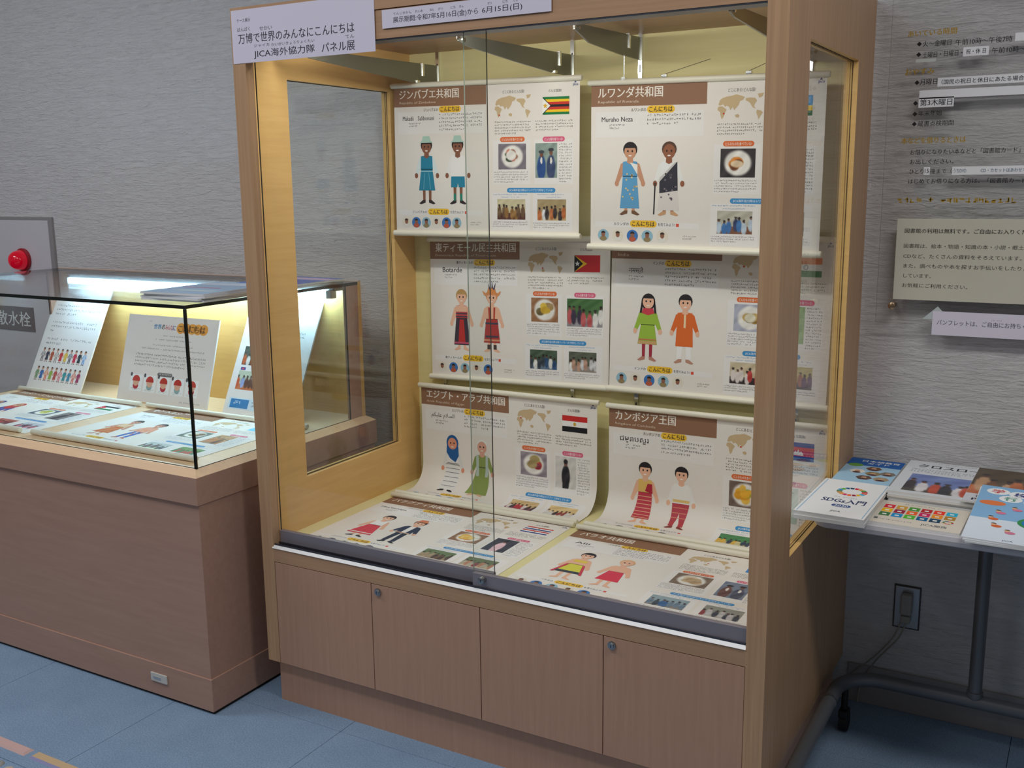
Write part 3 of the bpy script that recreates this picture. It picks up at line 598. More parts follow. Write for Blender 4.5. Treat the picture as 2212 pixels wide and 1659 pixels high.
    p = Print().rect(X(.556), Y(.376), X(.752), Y(.664), SOFT).pill(X(.594), Y(.357), X(.724), Y(.389), (226, 110, 52), 2).text('どんなものを食べている?', X(.604), Y(.364), X(.714), Y(.383), (250, 240, 230), 3, .01); sh.stamp(p, 'food_heading', pp)
    p = Print().rect(X(.773), Y(.378), X(.97), Y(.664), SOFT).pill(X(.816), Y(.36), X(.928), Y(.392), (222, 96, 132), 2).text('どんな服を着ている?', X(.826), Y(.367), X(.918), Y(.386), (250, 240, 240), 3, .01); sh.stamp(p, 'clothes_heading', pp)
    sh.stamp(photo(Print(), X(.585), Y(.401), X(.731), Y(.567), 'food', fp, sd+5), 'food_photo', pp)
    if ck == 'crowd' and key == 'timor': sh.stamp(photo(Print(), X(.779), Y(.401), X(.965), Y(.59), ck, cp, sd+6), 'clothes_photo', pp); cl = (.779, .60, .962, .66, 4)
    else: sh.stamp(photo(Print(), X(.779), Y(.401), X(.89), Y(.623), ck, cp, sd+6), 'clothes_photo', pp); cl = (.898, .403, .966, .66, 14)
    p = Print().greek(X(.561), Y(.58), X(.742), Y(.66), 5, (104, 98, 96), 2, sd+7).greek(X(cl[0]), Y(cl[1]), X(cl[2]), Y(cl[3]), cl[4], (104, 98, 96), 2, sd+8); sh.each(p, 'photo_text', pp)
    p = Print().rect(X(.549), Y(.72), X(.752), Y(.968), SOFT).rect(X(.766), Y(.72), X(.968), Y(.968), SOFT).pill(X(.63), Y(.688), X(.882), Y(.719), (62, 146, 206), 2).text('JICA海外協力隊は'+cname+'で何をしている?', X(.643), Y(.695), X(.869), Y(.713), (240, 246, 250), 3, .01)
    p.greek(X(.556), Y(.727), X(.74), Y(.741), 1, (70, 140, 196), 2, sd+9, 1).greek(X(.79), Y(.727), X(.93), Y(.741), 1, (70, 140, 196), 2, sd+10, 1).greek(X(.6), Y(.745), X(.7), Y(.757), 1, (70, 140, 196), 2, sd+11, 1).greek(X(.83), Y(.745), X(.91), Y(.757), 1, (70, 140, 196), 2, sd+12, 1)
    sh.stamp(p, 'activity_heading', pp)
    sh.stamp(photo(Print(), X(.578), Y(.762), X(.727), Y(.897), 'crowd', c3, sd+13), 'activity_photo', pp); sh.stamp(photo(Print(), X(.79), Y(.762), X(.936), Y(.899), 'crowd', c4, sd+14), 'activity_photo', pp)
    p = Print().greek(X(.553), Y(.91), X(.741), Y(.953), 3, (104, 98, 96), 2, sd+15).greek(X(.766), Y(.913), X(.955), Y(.955), 3, (104, 98, 96), 2, sd+16); sh.each(p, 'activity_text', pp)
    p = Print().text('jica', X(.966), Y(.030), X(.992), Y(.050), (40, 66, 130), 2, .03).poly([(X(.972), Y(.028)), (X(.984), Y(.028)), (X(.978), Y(.016))], (40, 66, 130), 2); sh.stamp(p, 'logo', pp)
    for k, v in enumerate((0.0, Hd)):
        if not rods[k]: continue
        a, b = (ov if k == 0 or brod is None else brod)
        c = sh.at(-a, v, rod_off[k]); d = sh.at(Wd+b, v, rod_off[k]); e = (d-c).normalized(); rr = rod_r if k == 0 else rod_r*1.12
        MB().tube([c, c+e*.002, d-e*.002, d], [rr*.8, rr, rr, rr*.8], 16).build('top_rod' if k == 0 else 'bottom_rod', rodmat or ROD, t, smooth=True)
    return t, sh
def curl(x0, yv, zt, zf, r):
    L1 = zt-zf-r; A = r*math.pi/2
    def fn(x, y):
        if y <= L1: return Vector((x0+x, yv, zt-y))
        if y <= L1+A:
            a = (y-L1)/r; return Vector((x0+x, yv-r+r*math.cos(a), zf+r-r*math.sin(a)))
        return Vector((x0+x, yv-r-(y-L1-A), zf))
    return fn, [L1+A*k/40-0.0001 for k in range(0, 41)]
G = lambda s_, u0_, u1_, v0_=.205, v1_=.234, bd=.012: (s_, u0_, u1_, v0_, v1_, bd)
t, _ = poster('country_poster', 'top left poster in the cabinet, headed ジンバブエ共和国, Zimbabwe flag', 'zimbabwe', 'ジンバブエ共和国', 'Republic of Zimbabwe', 'ジンバブエ', [G('Makadii', .05, .113), G('Salibonani', .138, .23)],
    quad_fn((.0537, .655, 1.8447), (.7183, .655, 1.8325), (.7145, .655, 1.3761), (.0478, .655, 1.379), PWD, PHT), portraits=6)
for hx in (.148, .637):
    MB().tube([(hx, .652, 1.852), (hx, .652, 1.866)], .0035, 8).box(hx-.006, hx+.006, .645, .659, 1.85, 1.857).build('hanging_clip', CHROME, t)
t, _ = poster('country_poster', 'top right poster in the cabinet, headed ルワンダ共和国, figures in wrapped cloth', 'rwanda', 'ルワンダ共和国', 'Republic of Rwanda', 'ルワンダ', [G('Muraho Neza', .05, .195)],
    quad_fn((.755, .655, 1.8145), (1.4245, .655, 1.7996), (1.4225, .655, 1.339), (.7535, .655, 1.3475), PWD, PHT), lines=(3, 4, 4))
for hx, z0 in ((.858, 1.821), (1.352, 1.811)):
    MB().tube([(hx, .652, z0), (hx, .652, 1.895 if hx < 1 else 1.866)], .0018, 8).box(hx-.006, hx+.006, .645, .659, z0-.004, z0+.004).build('hanging_clip', CHROME, t)
for hx, z0 in ((.98, 1.818), (1.22, 1.8125)):
    MB().box(hx-.008, hx+.008, .646, .658, z0, z0+.008, 0, .001).tube([(hx, .652, z0+.008), (hx+.132, .652, z0+.058 if hx > 1 else z0+.04)], .0008, 6).build('hanging_clip', CHROME, t)
poster('country_poster', 'middle left poster in the cabinet, headed 東ティモール民主共和国, red flag with star', 'timor', '東ティモール民主共和国', 'Democratic Republic of Timor-Leste', '東ティモール', [G('Botarde', .075, .19, .2, .236)],
    quad_fn((.1085, .757, 1.354), (.7725, .757, 1.366), (.7685, .757, .900), (.1045, .757, .886), PWD, PHT), lines=(5, 5, 3))
poster('country_poster', 'middle right poster in the cabinet, Hindi greeting, figures in green and orange tunics', 'india', 'インド', 'India', 'インド', [G('नमस्ते', .085, .155, .193, .24, .005)],
    quad_fn((.783, .747, 1.374), (1.447, .747, 1.374), (1.439, .747, .9045), (.775, .747, .9045), PWD, PHT))
fn, cu = curl(.087, .712, .862, ZF+.003, .08)
poster('country_poster', 'lower left curling poster, headed エジプト・アラブ共和国, woman in blue headscarf', 'egypt', 'エジプト・アラブ共和国', 'Arab Republic of Egypt', 'エジプト', [G('ﻢﻜﻴﻠﻋ ﻡﻼﺴﻟﺍ', .06, .2, .195, .24, .005)], fn, cu, ny=120, lines=(4, 5, 4), rod_off=(.003, .007))
fn, cu = curl(.790, .716, .857, ZF+.003, .08)
poster('country_poster', 'lower right curling poster, headed カンボジア王国, figures in red patterned cloth', 'cambodia', 'カンボジア王国', 'Kingdom of Cambodia', 'カンボジア', [G('ជម្រាបសួរ', .055, .2, .195, .24, .005)], fn, cu, ny=120, lines=(4, 5, 4), rod_off=(.003, .007))
zf = ZF+.0012
poster('country_poster', 'poster lying on the cabinet floor left, headed パラグアイ共和国, woman in red skirt', 'paraguay', 'パラグアイ共和国', '', 'パラグアイ', [G("Mba'éichapa", .04, .19)],
    quad_fn((.088, .533, zf), (.752, .533, zf), (.752, .0635, zf), (.088, .0635, zf), PWD, PHT), rods=(True, False), rod_off=(.0085, .0))
poster('country_poster', 'poster lying on the cabinet floor right, headed パラオ共和国, man in red loincloth', 'palau', 'パラオ共和国', '', 'パラオ', [G('Alii', .06, .13)],
    quad_fn((.781, .523, zf), (1.445, .523, zf), (1.445, .0535, zf), (.781, .0535, zf), PWD, PHT), rods=(True, False), rod_off=(.0085, .0))

# ------------------------------------------------------------------ signs on the cabinet front
def flat_xz(x0, x1, z0, z1, y):
    return Sheet(x1-x0, z1-z0, quad_fn((x0, y, z1), (x1, y, z1), (x1, y, z0), (x0, y, z0), x1-x0, z1-z0))
sg = thing('title_sign', 'large white paper title sign taped to the cabinet corner, 万博で世界のみんなにこんにちは', 'sign', (.24, -.001, 1.857))
sh = flat_xz(.0045, .4795, 1.857, 1.993, -.0012); pp = sh.paper('paper', SIGNP, sg)
p = Print(); k = .475/1790.0; o_ = lambda x, y: ((x-115)*k*.995, (y-130)*k)
LT = (58, 56, 66)
def line(p, t, x0, y0, x1, y1, bold=.008): p.text(t, x0, y0, x1, y1, LT, 1, bold)
line(p, 'ケース展示', .020, .0225, .068, .032, 0); line(p, 'ばんぱく', .020, .0445, .0655, .055, 0); line(p, 'せかい', .0985, .047, .142, .0575, 0)
line(p, '万博で世界のみんなにこんにちは', .022, .061, .412, .0865); line(p, 'ジャイカ', .0765, .0905, .130, .0985, 0); line(p, 'かいがいきょうりょくたい', .137, .0915, .283, .0995, 0); line(p, 'てん', .383, .0905, .411, .099, 0)
line(p, 'JICA海外協力隊', .0745, .1045, .283, .128); line(p, 'パネル展', .305, .1045, .412, .128)
sh.each(p, 'lettering', pp)
sg = thing('date_sign', 'narrow white paper strip with exhibition dates on the cabinet valance', 'sign', (.73, 0, 1.908))
sh = flat_xz(.5025, .9685, 1.908, 1.951, -.0012); pp = sh.paper('paper', SIGNP, sg); p = Print()
line(p, '展示期間:令和7年5月16日(金)から', .033, .0185, .275, .0345, .006); line(p, '6月15日(日)', .2855, .0185, .392, .0345, .006)
for t_, a, b in (('てんじきかん', .034, .088), ('れいわ', .099, .122), ('ねん', .141, .153), ('がつ', .165, .178), ('にち', .2, .213), ('きん', .224, .236), ('がつ', .301, .312), ('にち', .341, .354), ('にち', .37, .38)): line(p, t_, a, .0085, b, .0145, 0)
sh.each(p, 'lettering', pp)

# ------------------------------------------------------------------ low glass-topped case
LX0, LX1, LYF, LYB = -1.70, -0.088, -0.153, 0.683
low = thing('low_showcase', 'low beech showcase with glass top and fluorescent tube, beside the tall cabinet', 'showcase', ((LX0+LX1)/2, .26, 0))
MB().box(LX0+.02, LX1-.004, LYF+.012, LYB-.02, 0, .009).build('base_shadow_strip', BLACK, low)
pl = MB().box(LX0+.008, LX1-.0005, LYF+.004, LYB-.005, .009, .112, 0, .0015).build('plinth', WOODL, low)
MB().box(LX0+.012, LX1-.005, LYF+.0075, LYB-.008, .112, .646).build('body', WOODL, low)
pf = [(LYF, .646), (LYB, .646), (LYB, .727), (LYB-.028, .745), (LYF+.028, .745), (LYF, .727)]
bm_ = MB(); DZ = .745
xo = [LX0, LX1]; vs = []
def ring(ix, iy, z): return [(LX0+ix, LYF+iy, z), (LX1-ix, LYF+iy, z), (LX1-ix, LYB-iy, z), (LX0+ix, LYB-iy, z)]
R_ = [ring(0, 0, .646), ring(0, 0, .727), ring(.027, .027, DZ)]
for q in (0, 1):
    for i in range(4):
        j = (i+1) % 4; bm_.face([R_[q][i], R_[q][j], R_[q+1][j], R_[q+1][i]], q)
bm_.face(R_[2], 1); bm_.face(R_[0][::-1], 0)
bm_.build('deck_slab', [WOODL, WOODP], low)
gx0, gx1, gy0, gyb = LX0+.03, LX1-.027, LYF+.029, .578
GZ = 1.2025
MB().box(gx0, gx1, gy0, gy0+.006, DZ, GZ, 0, 0, [1, 1, 0, 0, 1, 1]).build('front_glass', [GLASS, GEDGE], low)
MB().box(gx1-.004, gx1+.003, gy0-.003, gy0+.004, DZ, GZ).build('corner_bead', GEDGE, low)
MB().box(gx1-.006, gx1, gy0+.0062, gyb, DZ, GZ, 0, 0, [1, 1, 1, 1, 0, 0]).build('side_glass', [GLASS, GEDGE], low)
MB().box(gx0, gx0+.006, gy0+.0062, gyb, DZ, GZ, 0, 0, [1, 1, 1, 1, 0, 0]).build('side_glass', [GLASS, GEDGE], low)
MB().box(gx0-.002, gx1+.002, gy0-.002, .638, GZ+.0002, GZ+.0105, 0, 0, [0, 0, 1, 1, 1, 1]).build('top_glass', [GLASS, GEDGE], low)
MB().box(gx0-.002, gx1+.002, .640, .655, DZ, 1.2126).build('back_board', WOODI, low); MB().box(gx0-.002, gx1+.002, .640, .656, 1.2128, 1.2165).build('back_board_cap', plain('cap_pale', (196, 176, 164), .5), low)
for a, b in ((gx0, gx0+.014), (gx1-.014, gx1)): MB().box(a, b, .579, .6395, DZ, GZ-.0005).build('end_stile', WOODL, low)
lf = MB().box(-1.55, -.17, .585, .638, 1.182, 1.201, 0, .003).build('lamp_housing', plain('lamp_grey', (150, 152, 154), 0.5), low)
TUBE = plain('fluorescent_tube', (255, 255, 255), 0.4, 0, 0.3, (0.44, 0.78, 1.0), 42)
MB().tube([(-1.525, .583, 1.172), (-.20, .583, 1.172)], .0125, 14).build('fluorescent_tube', TUBE, lf, smooth=True)
for xx in (-1.54, -.185): MB().box(xx-.012, xx+.012, .57, .6, 1.158, 1.186, 0, .003).build('tube_holder', plain('lamp_white', (226, 228, 226), 0.4), lf)
o = MB().box(-.3445, -.2745, LYF-.0005, LYF+.004, .053, .081, 0, .0015).build('floor_socket_cover', plain('socket_cover_silver', (214, 210, 200), .35, .15), pl)
MB().box(-.332, -.300, LYF-.0025, LYF-.0005, .064, .070, 0, .0008).build('cover_tab', CHROME, o)

zl = DZ+.0012
poster('country_poster', 'poster at the left end of the low showcase deck, flag with red triangle', 'jordan', 'ヨルダン・ハシェミット王国', '', 'ヨルダン', [G('مرحبا'[::-1], .08, .15)],
    quad_fn((-1.615, .392, zl), (-.951, .392, zl), (-.951, -.0775, zl), (-1.615, -.0775, zl), PWD, PHT), rodmat=ROD, rod_off=(.009, .0095), group='posters in the low showcase', ov=(.03, .008), brod=(.02, -.02))
poster('country_poster', 'poster headed セントルシア on the low showcase deck, by the glass corner', 'lucia', 'セントルシア', '', 'セントルシア', [G('Bonjou', .07, .16)],
    quad_fn((-.865, .396, zl), (-.201, .396, zl), (-.201, -.0735, zl), (-.865, -.0735, zl), PWD, PHT), rodmat=ROD, rod_off=(.009, .0095), group='posters in the low showcase', ov=(.05, .05), brod=(.05, .035))
def board(label, x0, x1, yb, yt, zt, draw):
    H = math.hypot(yt-yb, zt-DZ); Wb = x1-x0
    sh = Sheet(Wb, H, quad_fn((x0, yt, zt), (x1, yt, zt), (x1, yb, DZ+.003), (x0, yb, DZ+.003), Wb, H))
    t = thing('display_board', label, 'board', ((x0+x1)/2, yb, DZ), 'boards leaning in the low showcase')
    bd = sh.paper('board', plain('foam_board', (238, 232, 230), 0.6), t, 1, 1, .006); draw(sh, bd, Wb, H); return t
def d1(sh, bd, w_, h_):
    sh.stamp(Print().text('JICAとは?', w_*.30, h_*.075, w_*.62, h_*.105, (70, 66, 68), 1, .02), 'heading', bd)
    p = Print(); y = .17
    for n, l in ((3, .5), (3, .08), (2, .35)):
        p.greek(w_*.1, h_*y, w_*.92, h_*(y+.042*n), n, (150, 146, 148), 1, n*7, l); y += .042*n+.04
    sh.each(p, 'body_text', bd)
    rnd = random.Random(5); C = [(120, 110, 110), (60, 60, 80), (190, 90, 60), (160, 150, 140), (206, 60, 60), (226, 190, 80), (50, 60, 80), (206, 50, 80), (40, 60, 70), (90, 150, 210), (130, 160, 120), (60, 110, 180), (230, 110, 50), (150, 180, 80), (190, 80, 80), (220, 110, 120), (60, 150, 160), (70, 140, 170), (220, 90, 60), (160, 60, 100)]
    for k in range(20):
        r_, q = divmod(k, 10); c = C[k]
        sp = dict(skin=(206, 150, 120), hair=(60, 44, 40), top=c, low=c, hem=.85, sleeve=c) if k % 3 else dict(skin=(206, 150, 120), hair=(60, 44, 40), top=mix(c, (240, 240, 240), .6), low=c, style='pants', sleeve=c)
        sh.stamp(person(Print(), w_*(.12+q*.085), h_*(.60+.18*r_), h_*.14, sp), 'illustrated_person', bd)
def d2(sh, bd, w_, h_):
    p = Print()
    for k in range(5): p.ell(w_*(.60+k*.062), h_*.125, w_*.047, h_*.062, (236, 164, 70), 1, 14)
    p.text('こんにちは', w_*.575, h_*.088, w_*.865, h_*.165, (90, 60, 40), 2, .025)
    for t_, a, b, c in (('世界', .30, .385, (40, 130, 190)), ('の', .388, .425, (60, 60, 60)), ('みんな', .43, .51, (206, 70, 90)), ('に', .513, .545, (80, 80, 160))): p.text(t_, w_*a, h_*.095, w_*b, h_*.155, c, 1, .03)
    p.greek(w_*.24, h_*.06, w_*.29, h_*.085, 1, (80, 120, 180), 1, 3, 1); sh.stamp(p, 'heading', bd)
    p = Print()
    for a, b, y in ((.42, .68, .215), (.34, .74, .262), (.32, .76, .325), (.2, .9, .372)): p.greek(w_*a, h_*y, w_*b, h_*(y+.03), 1, (110, 106, 106), 1, int(y*900), 1)
    p.greek(w_*.14, h_*.44, w_*.93, h_*.60, 4, (110, 106, 106), 1, 9, .75); p.greek(w_*.7, h_*.945, w_*.92, h_*.97, 1, (110, 106, 106), 1, 4, 1); sh.each(p, 'body_text', bd)
    p = Print().pill(w_*.42, h_*.645, w_*.585, h_*.688, (120, 116, 118), 1).greek(w_*.44, h_*.652, w_*.57, h_*.682, 1, (240, 238, 236), 2, 8, 1); sh.stamp(p, 'step_heading', bd)
    for k in range(5):
        x = w_*(.125+k*.155); p = Print().rect(x, h_*.69, x+w_*.135, h_*.885, (246, 248, 250), 1)
        p.ell(x+.003, h_*.695, .006, .008, (90, 90, 96), 2, 10)
        cx = x+w_*.0675; p.ell(cx, h_*.765, .017, .021, (228, 180, 156), 3, 14).ell(cx, h_*.758, .02, .019, (196, 62, 54), 4, 14, 0, math.pi).rect(cx-.02, h_*.757, cx+.02, h_*.768, (196, 62, 54), 4).ell(cx, h_*.82, .015, .014, (190, 60, 70) if k % 2 == 0 else (150, 180, 184), 2, 12)
        p.greek(x+.008, h_*.85, x+w_*.125, h_*.88, 2, (90, 90, 90), 2, k+20, .7); sh.stamp(p, 'step_panel', bd)
def d3(sh, bd, w_, h_):
    p = Print().rect(w_*.05, h_*.86, w_*.95, h_*.955, (214, 232, 246), 1).rect(w_*.08, h_*.87, w_*.34, h_*.945, (46, 130, 196), 2).greek(w_*.12, h_*.885, w_*.3, h_*.93, 1, (220, 236, 246), 3, 4, 1).greek(w_*.38, h_*.88, w_*.9, h_*.935, 2, (90, 90, 96), 2, 6, .8); sh.stamp(p, 'footer', bd)
    sh.stamp(photo(Print(), w_*.09, h_*.63, w_*.46, h_*.79, 'crowd', [(190, 200, 180), (150, 170, 220), (206, 90, 50), (90, 60, 50), (200, 110, 60)], 31, 1), 'photo', bd)
    sh.stamp(photo(Print(), w_*.54, h_*.63, w_*.91, h_*.79, 'crowd', [(150, 180, 200), (210, 200, 190), (60, 80, 120), (160, 120, 80)], 32, 1), 'photo', bd)
    sh.stamp(photo(Print(), w_*.09, h_*.42, w_*.46, h_*.58, 'crowd', [(70, 80, 70), (226, 220, 214), (190, 90, 50), (60, 50, 50)], 33, 1), 'photo', bd)
    sh.stamp(Print().rect(w_*.10, h_*.60, w_*.17, h_*.625, (60, 60, 150), 1).rect(w_*.12, h_*.605, w_*.15, h_*.62, (206, 70, 90), 2), 'flag', bd)
    sh.stamp(Print().greek(w_*.1, h_*.27, w_*.9, h_*.36, 3, (96, 92, 94), 1, 12, .7), 'body_text', bd)
board('leftmost leaning white board with two rows of small costumed figures', -1.668, -1.341, .436, .634, 1.137, d1)
board('middle wide board with orange こんにちは heading and five step panels', -1.139, -.6665, .446, .540, 1.062, d2)
board('rightmost leaning board in the low showcase, blue label at its foot', -.5895, -.262, .446, .634, 1.137, d3)

# leaflets on the low showcase's glass top
def booklet(name, label, cat, cx, cy, z, wd, dp, th, rot, cover, draw=None, group=None, gloss=True, tilt=0.0):
    c, s_ = math.cos(rot), math.sin(rot)
    def fn(x, y, zz=0):
        a, b = x-wd/2, dp/2-y; return Vector((cx+a*c-b*s_, cy+a*s_+b*c, z+th+zz+tilt*(b+dp/2)))
    t = thing(name, label, cat, (cx, cy, z), group)
    mb = MB(); n = 6; prof = []
    for i in range(n+1):
        x = wd*i/n; prof.append((x, th*(.72+.28*min(1, math.sin(math.pi*min(1, (i+.6)/n*1.2)/2)))))
    P = lambda x, y, zz: tuple(fn(x, y)-Vector((0, 0, th-zz)))
    for i in range(n):
        (xa, za), (xb, zb) = prof[i], prof[i+1]
        za = zb = th if i else th
        mb.face([P(xa, 0, th), P(xa, dp, th), P(xb, dp, th), P(xb, 0, th)]); mb.face([P(xa, 0, .0001), P(xb, 0, .0001), P(xb, dp, .0001), P(xa, dp, .0001)])
        mb.face([P(xa, dp, .0001), P(xb, dp, .0001), P(xb, dp, th), P(xa, dp, th)]); mb.face([P(xa, 0, th), P(xb, 0, th), P(xb, 0, .0001), P(xa, 0, .0001)])
    mb.face([P(0, 0, .0001), P(0, dp, .0001), P(-th*.35, dp, th*.5), P(-th*.35, 0, th*.5)]); mb.face([P(-th*.35, 0, th*.5), P(-th*.35, dp, th*.5), P(0, dp, th), P(0, 0, th)])
    mb.face([P(wd, 0, th), P(wd, dp, th), P(wd, dp, .0001), P(wd, 0, .0001)])
    mb.face([P(0, dp, .0001), P(0, dp, th), P(-th*.35, dp, th*.5)]); mb.face([P(0, 0, .0001), P(-th*.35, 0, th*.5), P(0, 0, th)])
    pg = mb.build('pages', plain('booklet_pages', (226, 226, 224), .6), t)
    sh = Sheet(wd, dp, lambda x, y: fn(x, y), ())
    cv = sh.stamp(Print().rect(0, 0, wd, dp, cover, 1), 'cover', t, GLOSSINK if gloss else INK)
    if draw: draw(sh, cv, wd, dp)
    return t
def dl(sh, cv, w_, h_, c1=(206, 220, 236), c2=(196, 130, 160)):
    sh.each(Print().rect(0, h_*.1, w_, h_*.28, c1, 2).rect(w_*.1, h_*.5, w_*.7, h_*.54, c2, 2).rect(w_*.3, h_*.7, w_*.9, h_*.82, (190, 214, 222), 2), 'cover_print', cv)
zt = GZ+.0107
LF = [('lowest pale blue leaflet of the stack on the low showcase', -.238, .095, 0, .24, .315, .006, .05, (190, 210, 228)), ('second pale blue leaflet from the bottom of the showcase stack', -.232, .088, .0062, .24, .315, .006, -.03, (196, 206, 226)),
      ('third leaflet up in the stack on the low showcase', -.225, .095, .0124, .24, .315, .006, .02, (186, 200, 226)), ('top light blue leaflet of the stack on the low showcase', -.236, .09, .0186, .24, .315, .006, .06, (166, 200, 232))]
for la, x, y, dz, a, b, th, r_, c in LF: booklet('leaflet', la, 'leaflet', x, y, zt+dz, a, b, th, r_, c, dl if dz > .01 else None, 'leaflets on the low showcase')
booklet('leaflet', 'dark blue leaflet at the back of the low showcase top, under the striped one', 'leaflet', -.262, .445, zt, .235, .32, .006, .03, (60, 90, 160), None, 'leaflets on the low showcase')
booklet('leaflet', 'bright blue leaflet with pale stripe at the back of the low showcase top', 'leaflet', -.262, .45, zt+.0063, .235, .32, .006, -.04, (52, 96, 196), lambda a, b, c, d: dl(a, b, c, d, (206, 180, 214), (150, 196, 230)), 'leaflets on the low showcase')

# ------------------------------------------------------------------ hydrant cabinet on the wall with the red lamp
hy = thing('hydrant_box', 'grey steel hydrant box in the wall with red lamp and name plate', 'hydrant box', (-2.36, WY, .3))
HG = plain('hydrant_grey', (204, 201, 208), 0.45)
MB().box(-2.76, -1.957, WY-.014, WY+.01, .30, 1.414, 0, .003).build('frame', plain('hydrant_frame', (160, 156, 158), 0.4, .3), hy)
dr = MB().box(-2.74, -1.977, WY-.019, WY-.012, .32, 1.398, 0, .002).build('door', HG, hy)
RED = plain('red_lamp_glass', (176, 4, 22), 0.12, 0, 0.6, (0.75, 0.0, 0.03), 0.25)
lp = MB().tube([(-2.163, WY-.019, 1.222), (-2.163, WY-.03, 1.222), (-2.163, WY-.034, 1.222)], [.052, .052, .046], 28).build('lamp_base', plain('red_rim', (150, 20, 34), .3), hy, smooth=True)
MB().tube([(-2.163, WY-.03-q, 1.222) for q in (0, .02, .036, .049, .057, .061)], [.044, .0435, .039, .03, .018, .004], 28).build('lamp_dome', RED, lp, smooth=True)
pt = MB().box(-2.62, -2.130, WY-.0225, WY-.019, .893, 1.005, 0, .001).build('name_plate', plain('plate_brown', (84, 58, 62), .4), hy)
sh = flat_xz(-2.62, -2.130, .893, 1.005, WY-.0226); sh.stamp(Print().text('用散水栓', .135, .022, .465, .090, (226, 222, 222), 1, .01), 'plate_lettering', pt)

# ------------------------------------------------------------------ acrylic notice panel on the right wall
ac = thing('acrylic_panel', 'clear acrylic library guide panel on the right wall with black and gold lettering', 'panel', (1.95, .82, 1.146))
AX0, AX1, AZ0, AZ1, AY = 1.5465, 2.40, 1.1465, 2.25, .815
MB().box(AX0, AX1, AY, AY+.005, AZ0, AZ1, 0, 0, [1, 1, 0, 0, 1, 1]).build('sheet', [ACRYL, plain('acrylic_edge', (120, 118, 116), .2)], ac)
for xx in (1.589, 2.355):
    for zz in (1.194, 2.2):
        MB().tube([(xx, WY-.001, zz), (xx, AY-.004, zz), (xx, AY-.010, zz), (xx, AY-.012, zz)], [.007, .007, .0095, .006], 16).build('standoff_bolt', plain('brass_bolt', (176, 150, 120), .25, .9), ac, smooth=True)
pl_ = Sheet(AX1-AX0, AZ1-AZ0, quad_fn((AX0, AY-.0004, AZ1), (AX1, AY-.0004, AZ1), (AX1, AY-.0004, AZ0), (AX0, AY-.0004, AZ0), AX1-AX0, AZ1-AZ0))
BK = (34, 30, 30); GOLD = (172, 138, 40)
def ptext(name, items, col=BK, layer=1, bold=.008, parent=ac):
    p = Print()
    for t_, x0, x1, zc, h in items: p.text(t_, x0-AX0, AZ1-zc-h/2, x1-AX0, AZ1-zc+h/2, col, layer, bold)
    pl_.each(p, name, parent)
def dia(items):
    p = Print()
    for x, zc in items: a, b, r = x-AX0, AZ1-zc, .0062; p.poly([(a, b-r), (a-r, b), (a, b+r), (a+r, b)], BK, 1)
    pl_.each(p, 'bullet_mark', ac)
ptext('heading_lettering', [('利用案内', 1.765, 1.93, 2.008, .038)], BK, 1, .02)
ptext('gold_lettering', [('あいている時間', 1.5887, 1.707, 1.903, .0165), ('おやすみ', 1.587, 1.659, 1.807, .0165), ('本などを借りるときは', 1.587, 1.746, 1.632, .0165)], GOLD, 2, .03)
for a, b, zc, n in ((1.587, 1.648, 1.4745, 3), (1.664, 1.98, 1.4745, 8)):
    pl_.stamp(Print().greek(a-AX0, AZ1-zc-.010, b-AX0, AZ1-zc+.014, 1, GOLD, 2, n*31, 1, .22), 'gold_lettering', ac)
dia([(1.618, 1.876), (1.618, 1.8497), (1.618, 1.7795), (1.6175, 1.7275), (1.6175, 1.7), (1.6175, 1.6745)])
ptext('hours_lettering', [('火〜金曜日', 1.6264, 1.6951, 1.8755, .0145), ('午前10時〜午後7時', 1.705, 1.8365, 1.8735, .015), ('土曜日・日曜日・', 1.6275, 1.7233, 1.8478, .0145), ('午前10時〜午後5時', 1.7916, 1.924, 1.8475, .0145)])
ptext('closed_days_lettering', [('月曜日', 1.625, 1.6674, 1.780, .0145), ('年末年始', 1.6255, 1.6837, 1.701, .0135), ('蔵書点検期間', 1.6256, 1.7137, 1.6745, .0145)])
ptext('borrowing_lettering', [('お借りになりたい本などと「図書館カード」を', 1.6114, 1.8955, 1.602, .0135), ('お出しください。', 1.6118, 1.72, 1.577, .013), ('ひとり', 1.6125, 1.648, 1.552, .0125), ('冊まで（', 1.6645, 1.7176, 1.552, .0125), ('はじめてお借りになる方は、「図書館カード」', 1.6109, 1.9, 1.5267, .0135)])
for a, b, c, d in ((1.8425, 2.02, 1.8665, 1.886), (1.7246, 1.7848, 1.838, 1.860), (1.6685, 2.05, 1.7665, 1.7885), (1.6256, 2.04, 1.7375, 1.759), (1.6249, 1.7106, 1.7155, 1.7405), (1.6482, 1.6633, 1.543, 1.563), (1.7176, 1.98, 1.542, 1.563)):
    MB().box(a, b, AY-.0012, AY-.0002, c, d).build('white_patch', plain('patch_white', (238, 238, 242), .6), ac)
ptext('patch_lettering', [('祝・休 日', 1.7315, 1.778, 1.849, .012), ('（国民の祝日と休日にあたる場合は開館します）', 1.678, 1.955, 1.7775, .0125), ('第3木曜日', 1.6285, 1.707, 1.728, .017), ('15', 1.651, 1.661, 1.553, .011)], (50, 50, 56), 9)
ptext('small_patch_lettering', [('うちDVD', 1.721, 1.752, 1.5525, .0105), ('CD・カセットはあわせて5点', 1.786, 1.905, 1.5525, .0105)], (110, 130, 150), 9)
MB().box(1.6116, 1.661, AY-.001, AY-.0002, 1.830, 1.838).build('tape_remnant', plain('old_tape', (206, 210, 206), .35), ac)

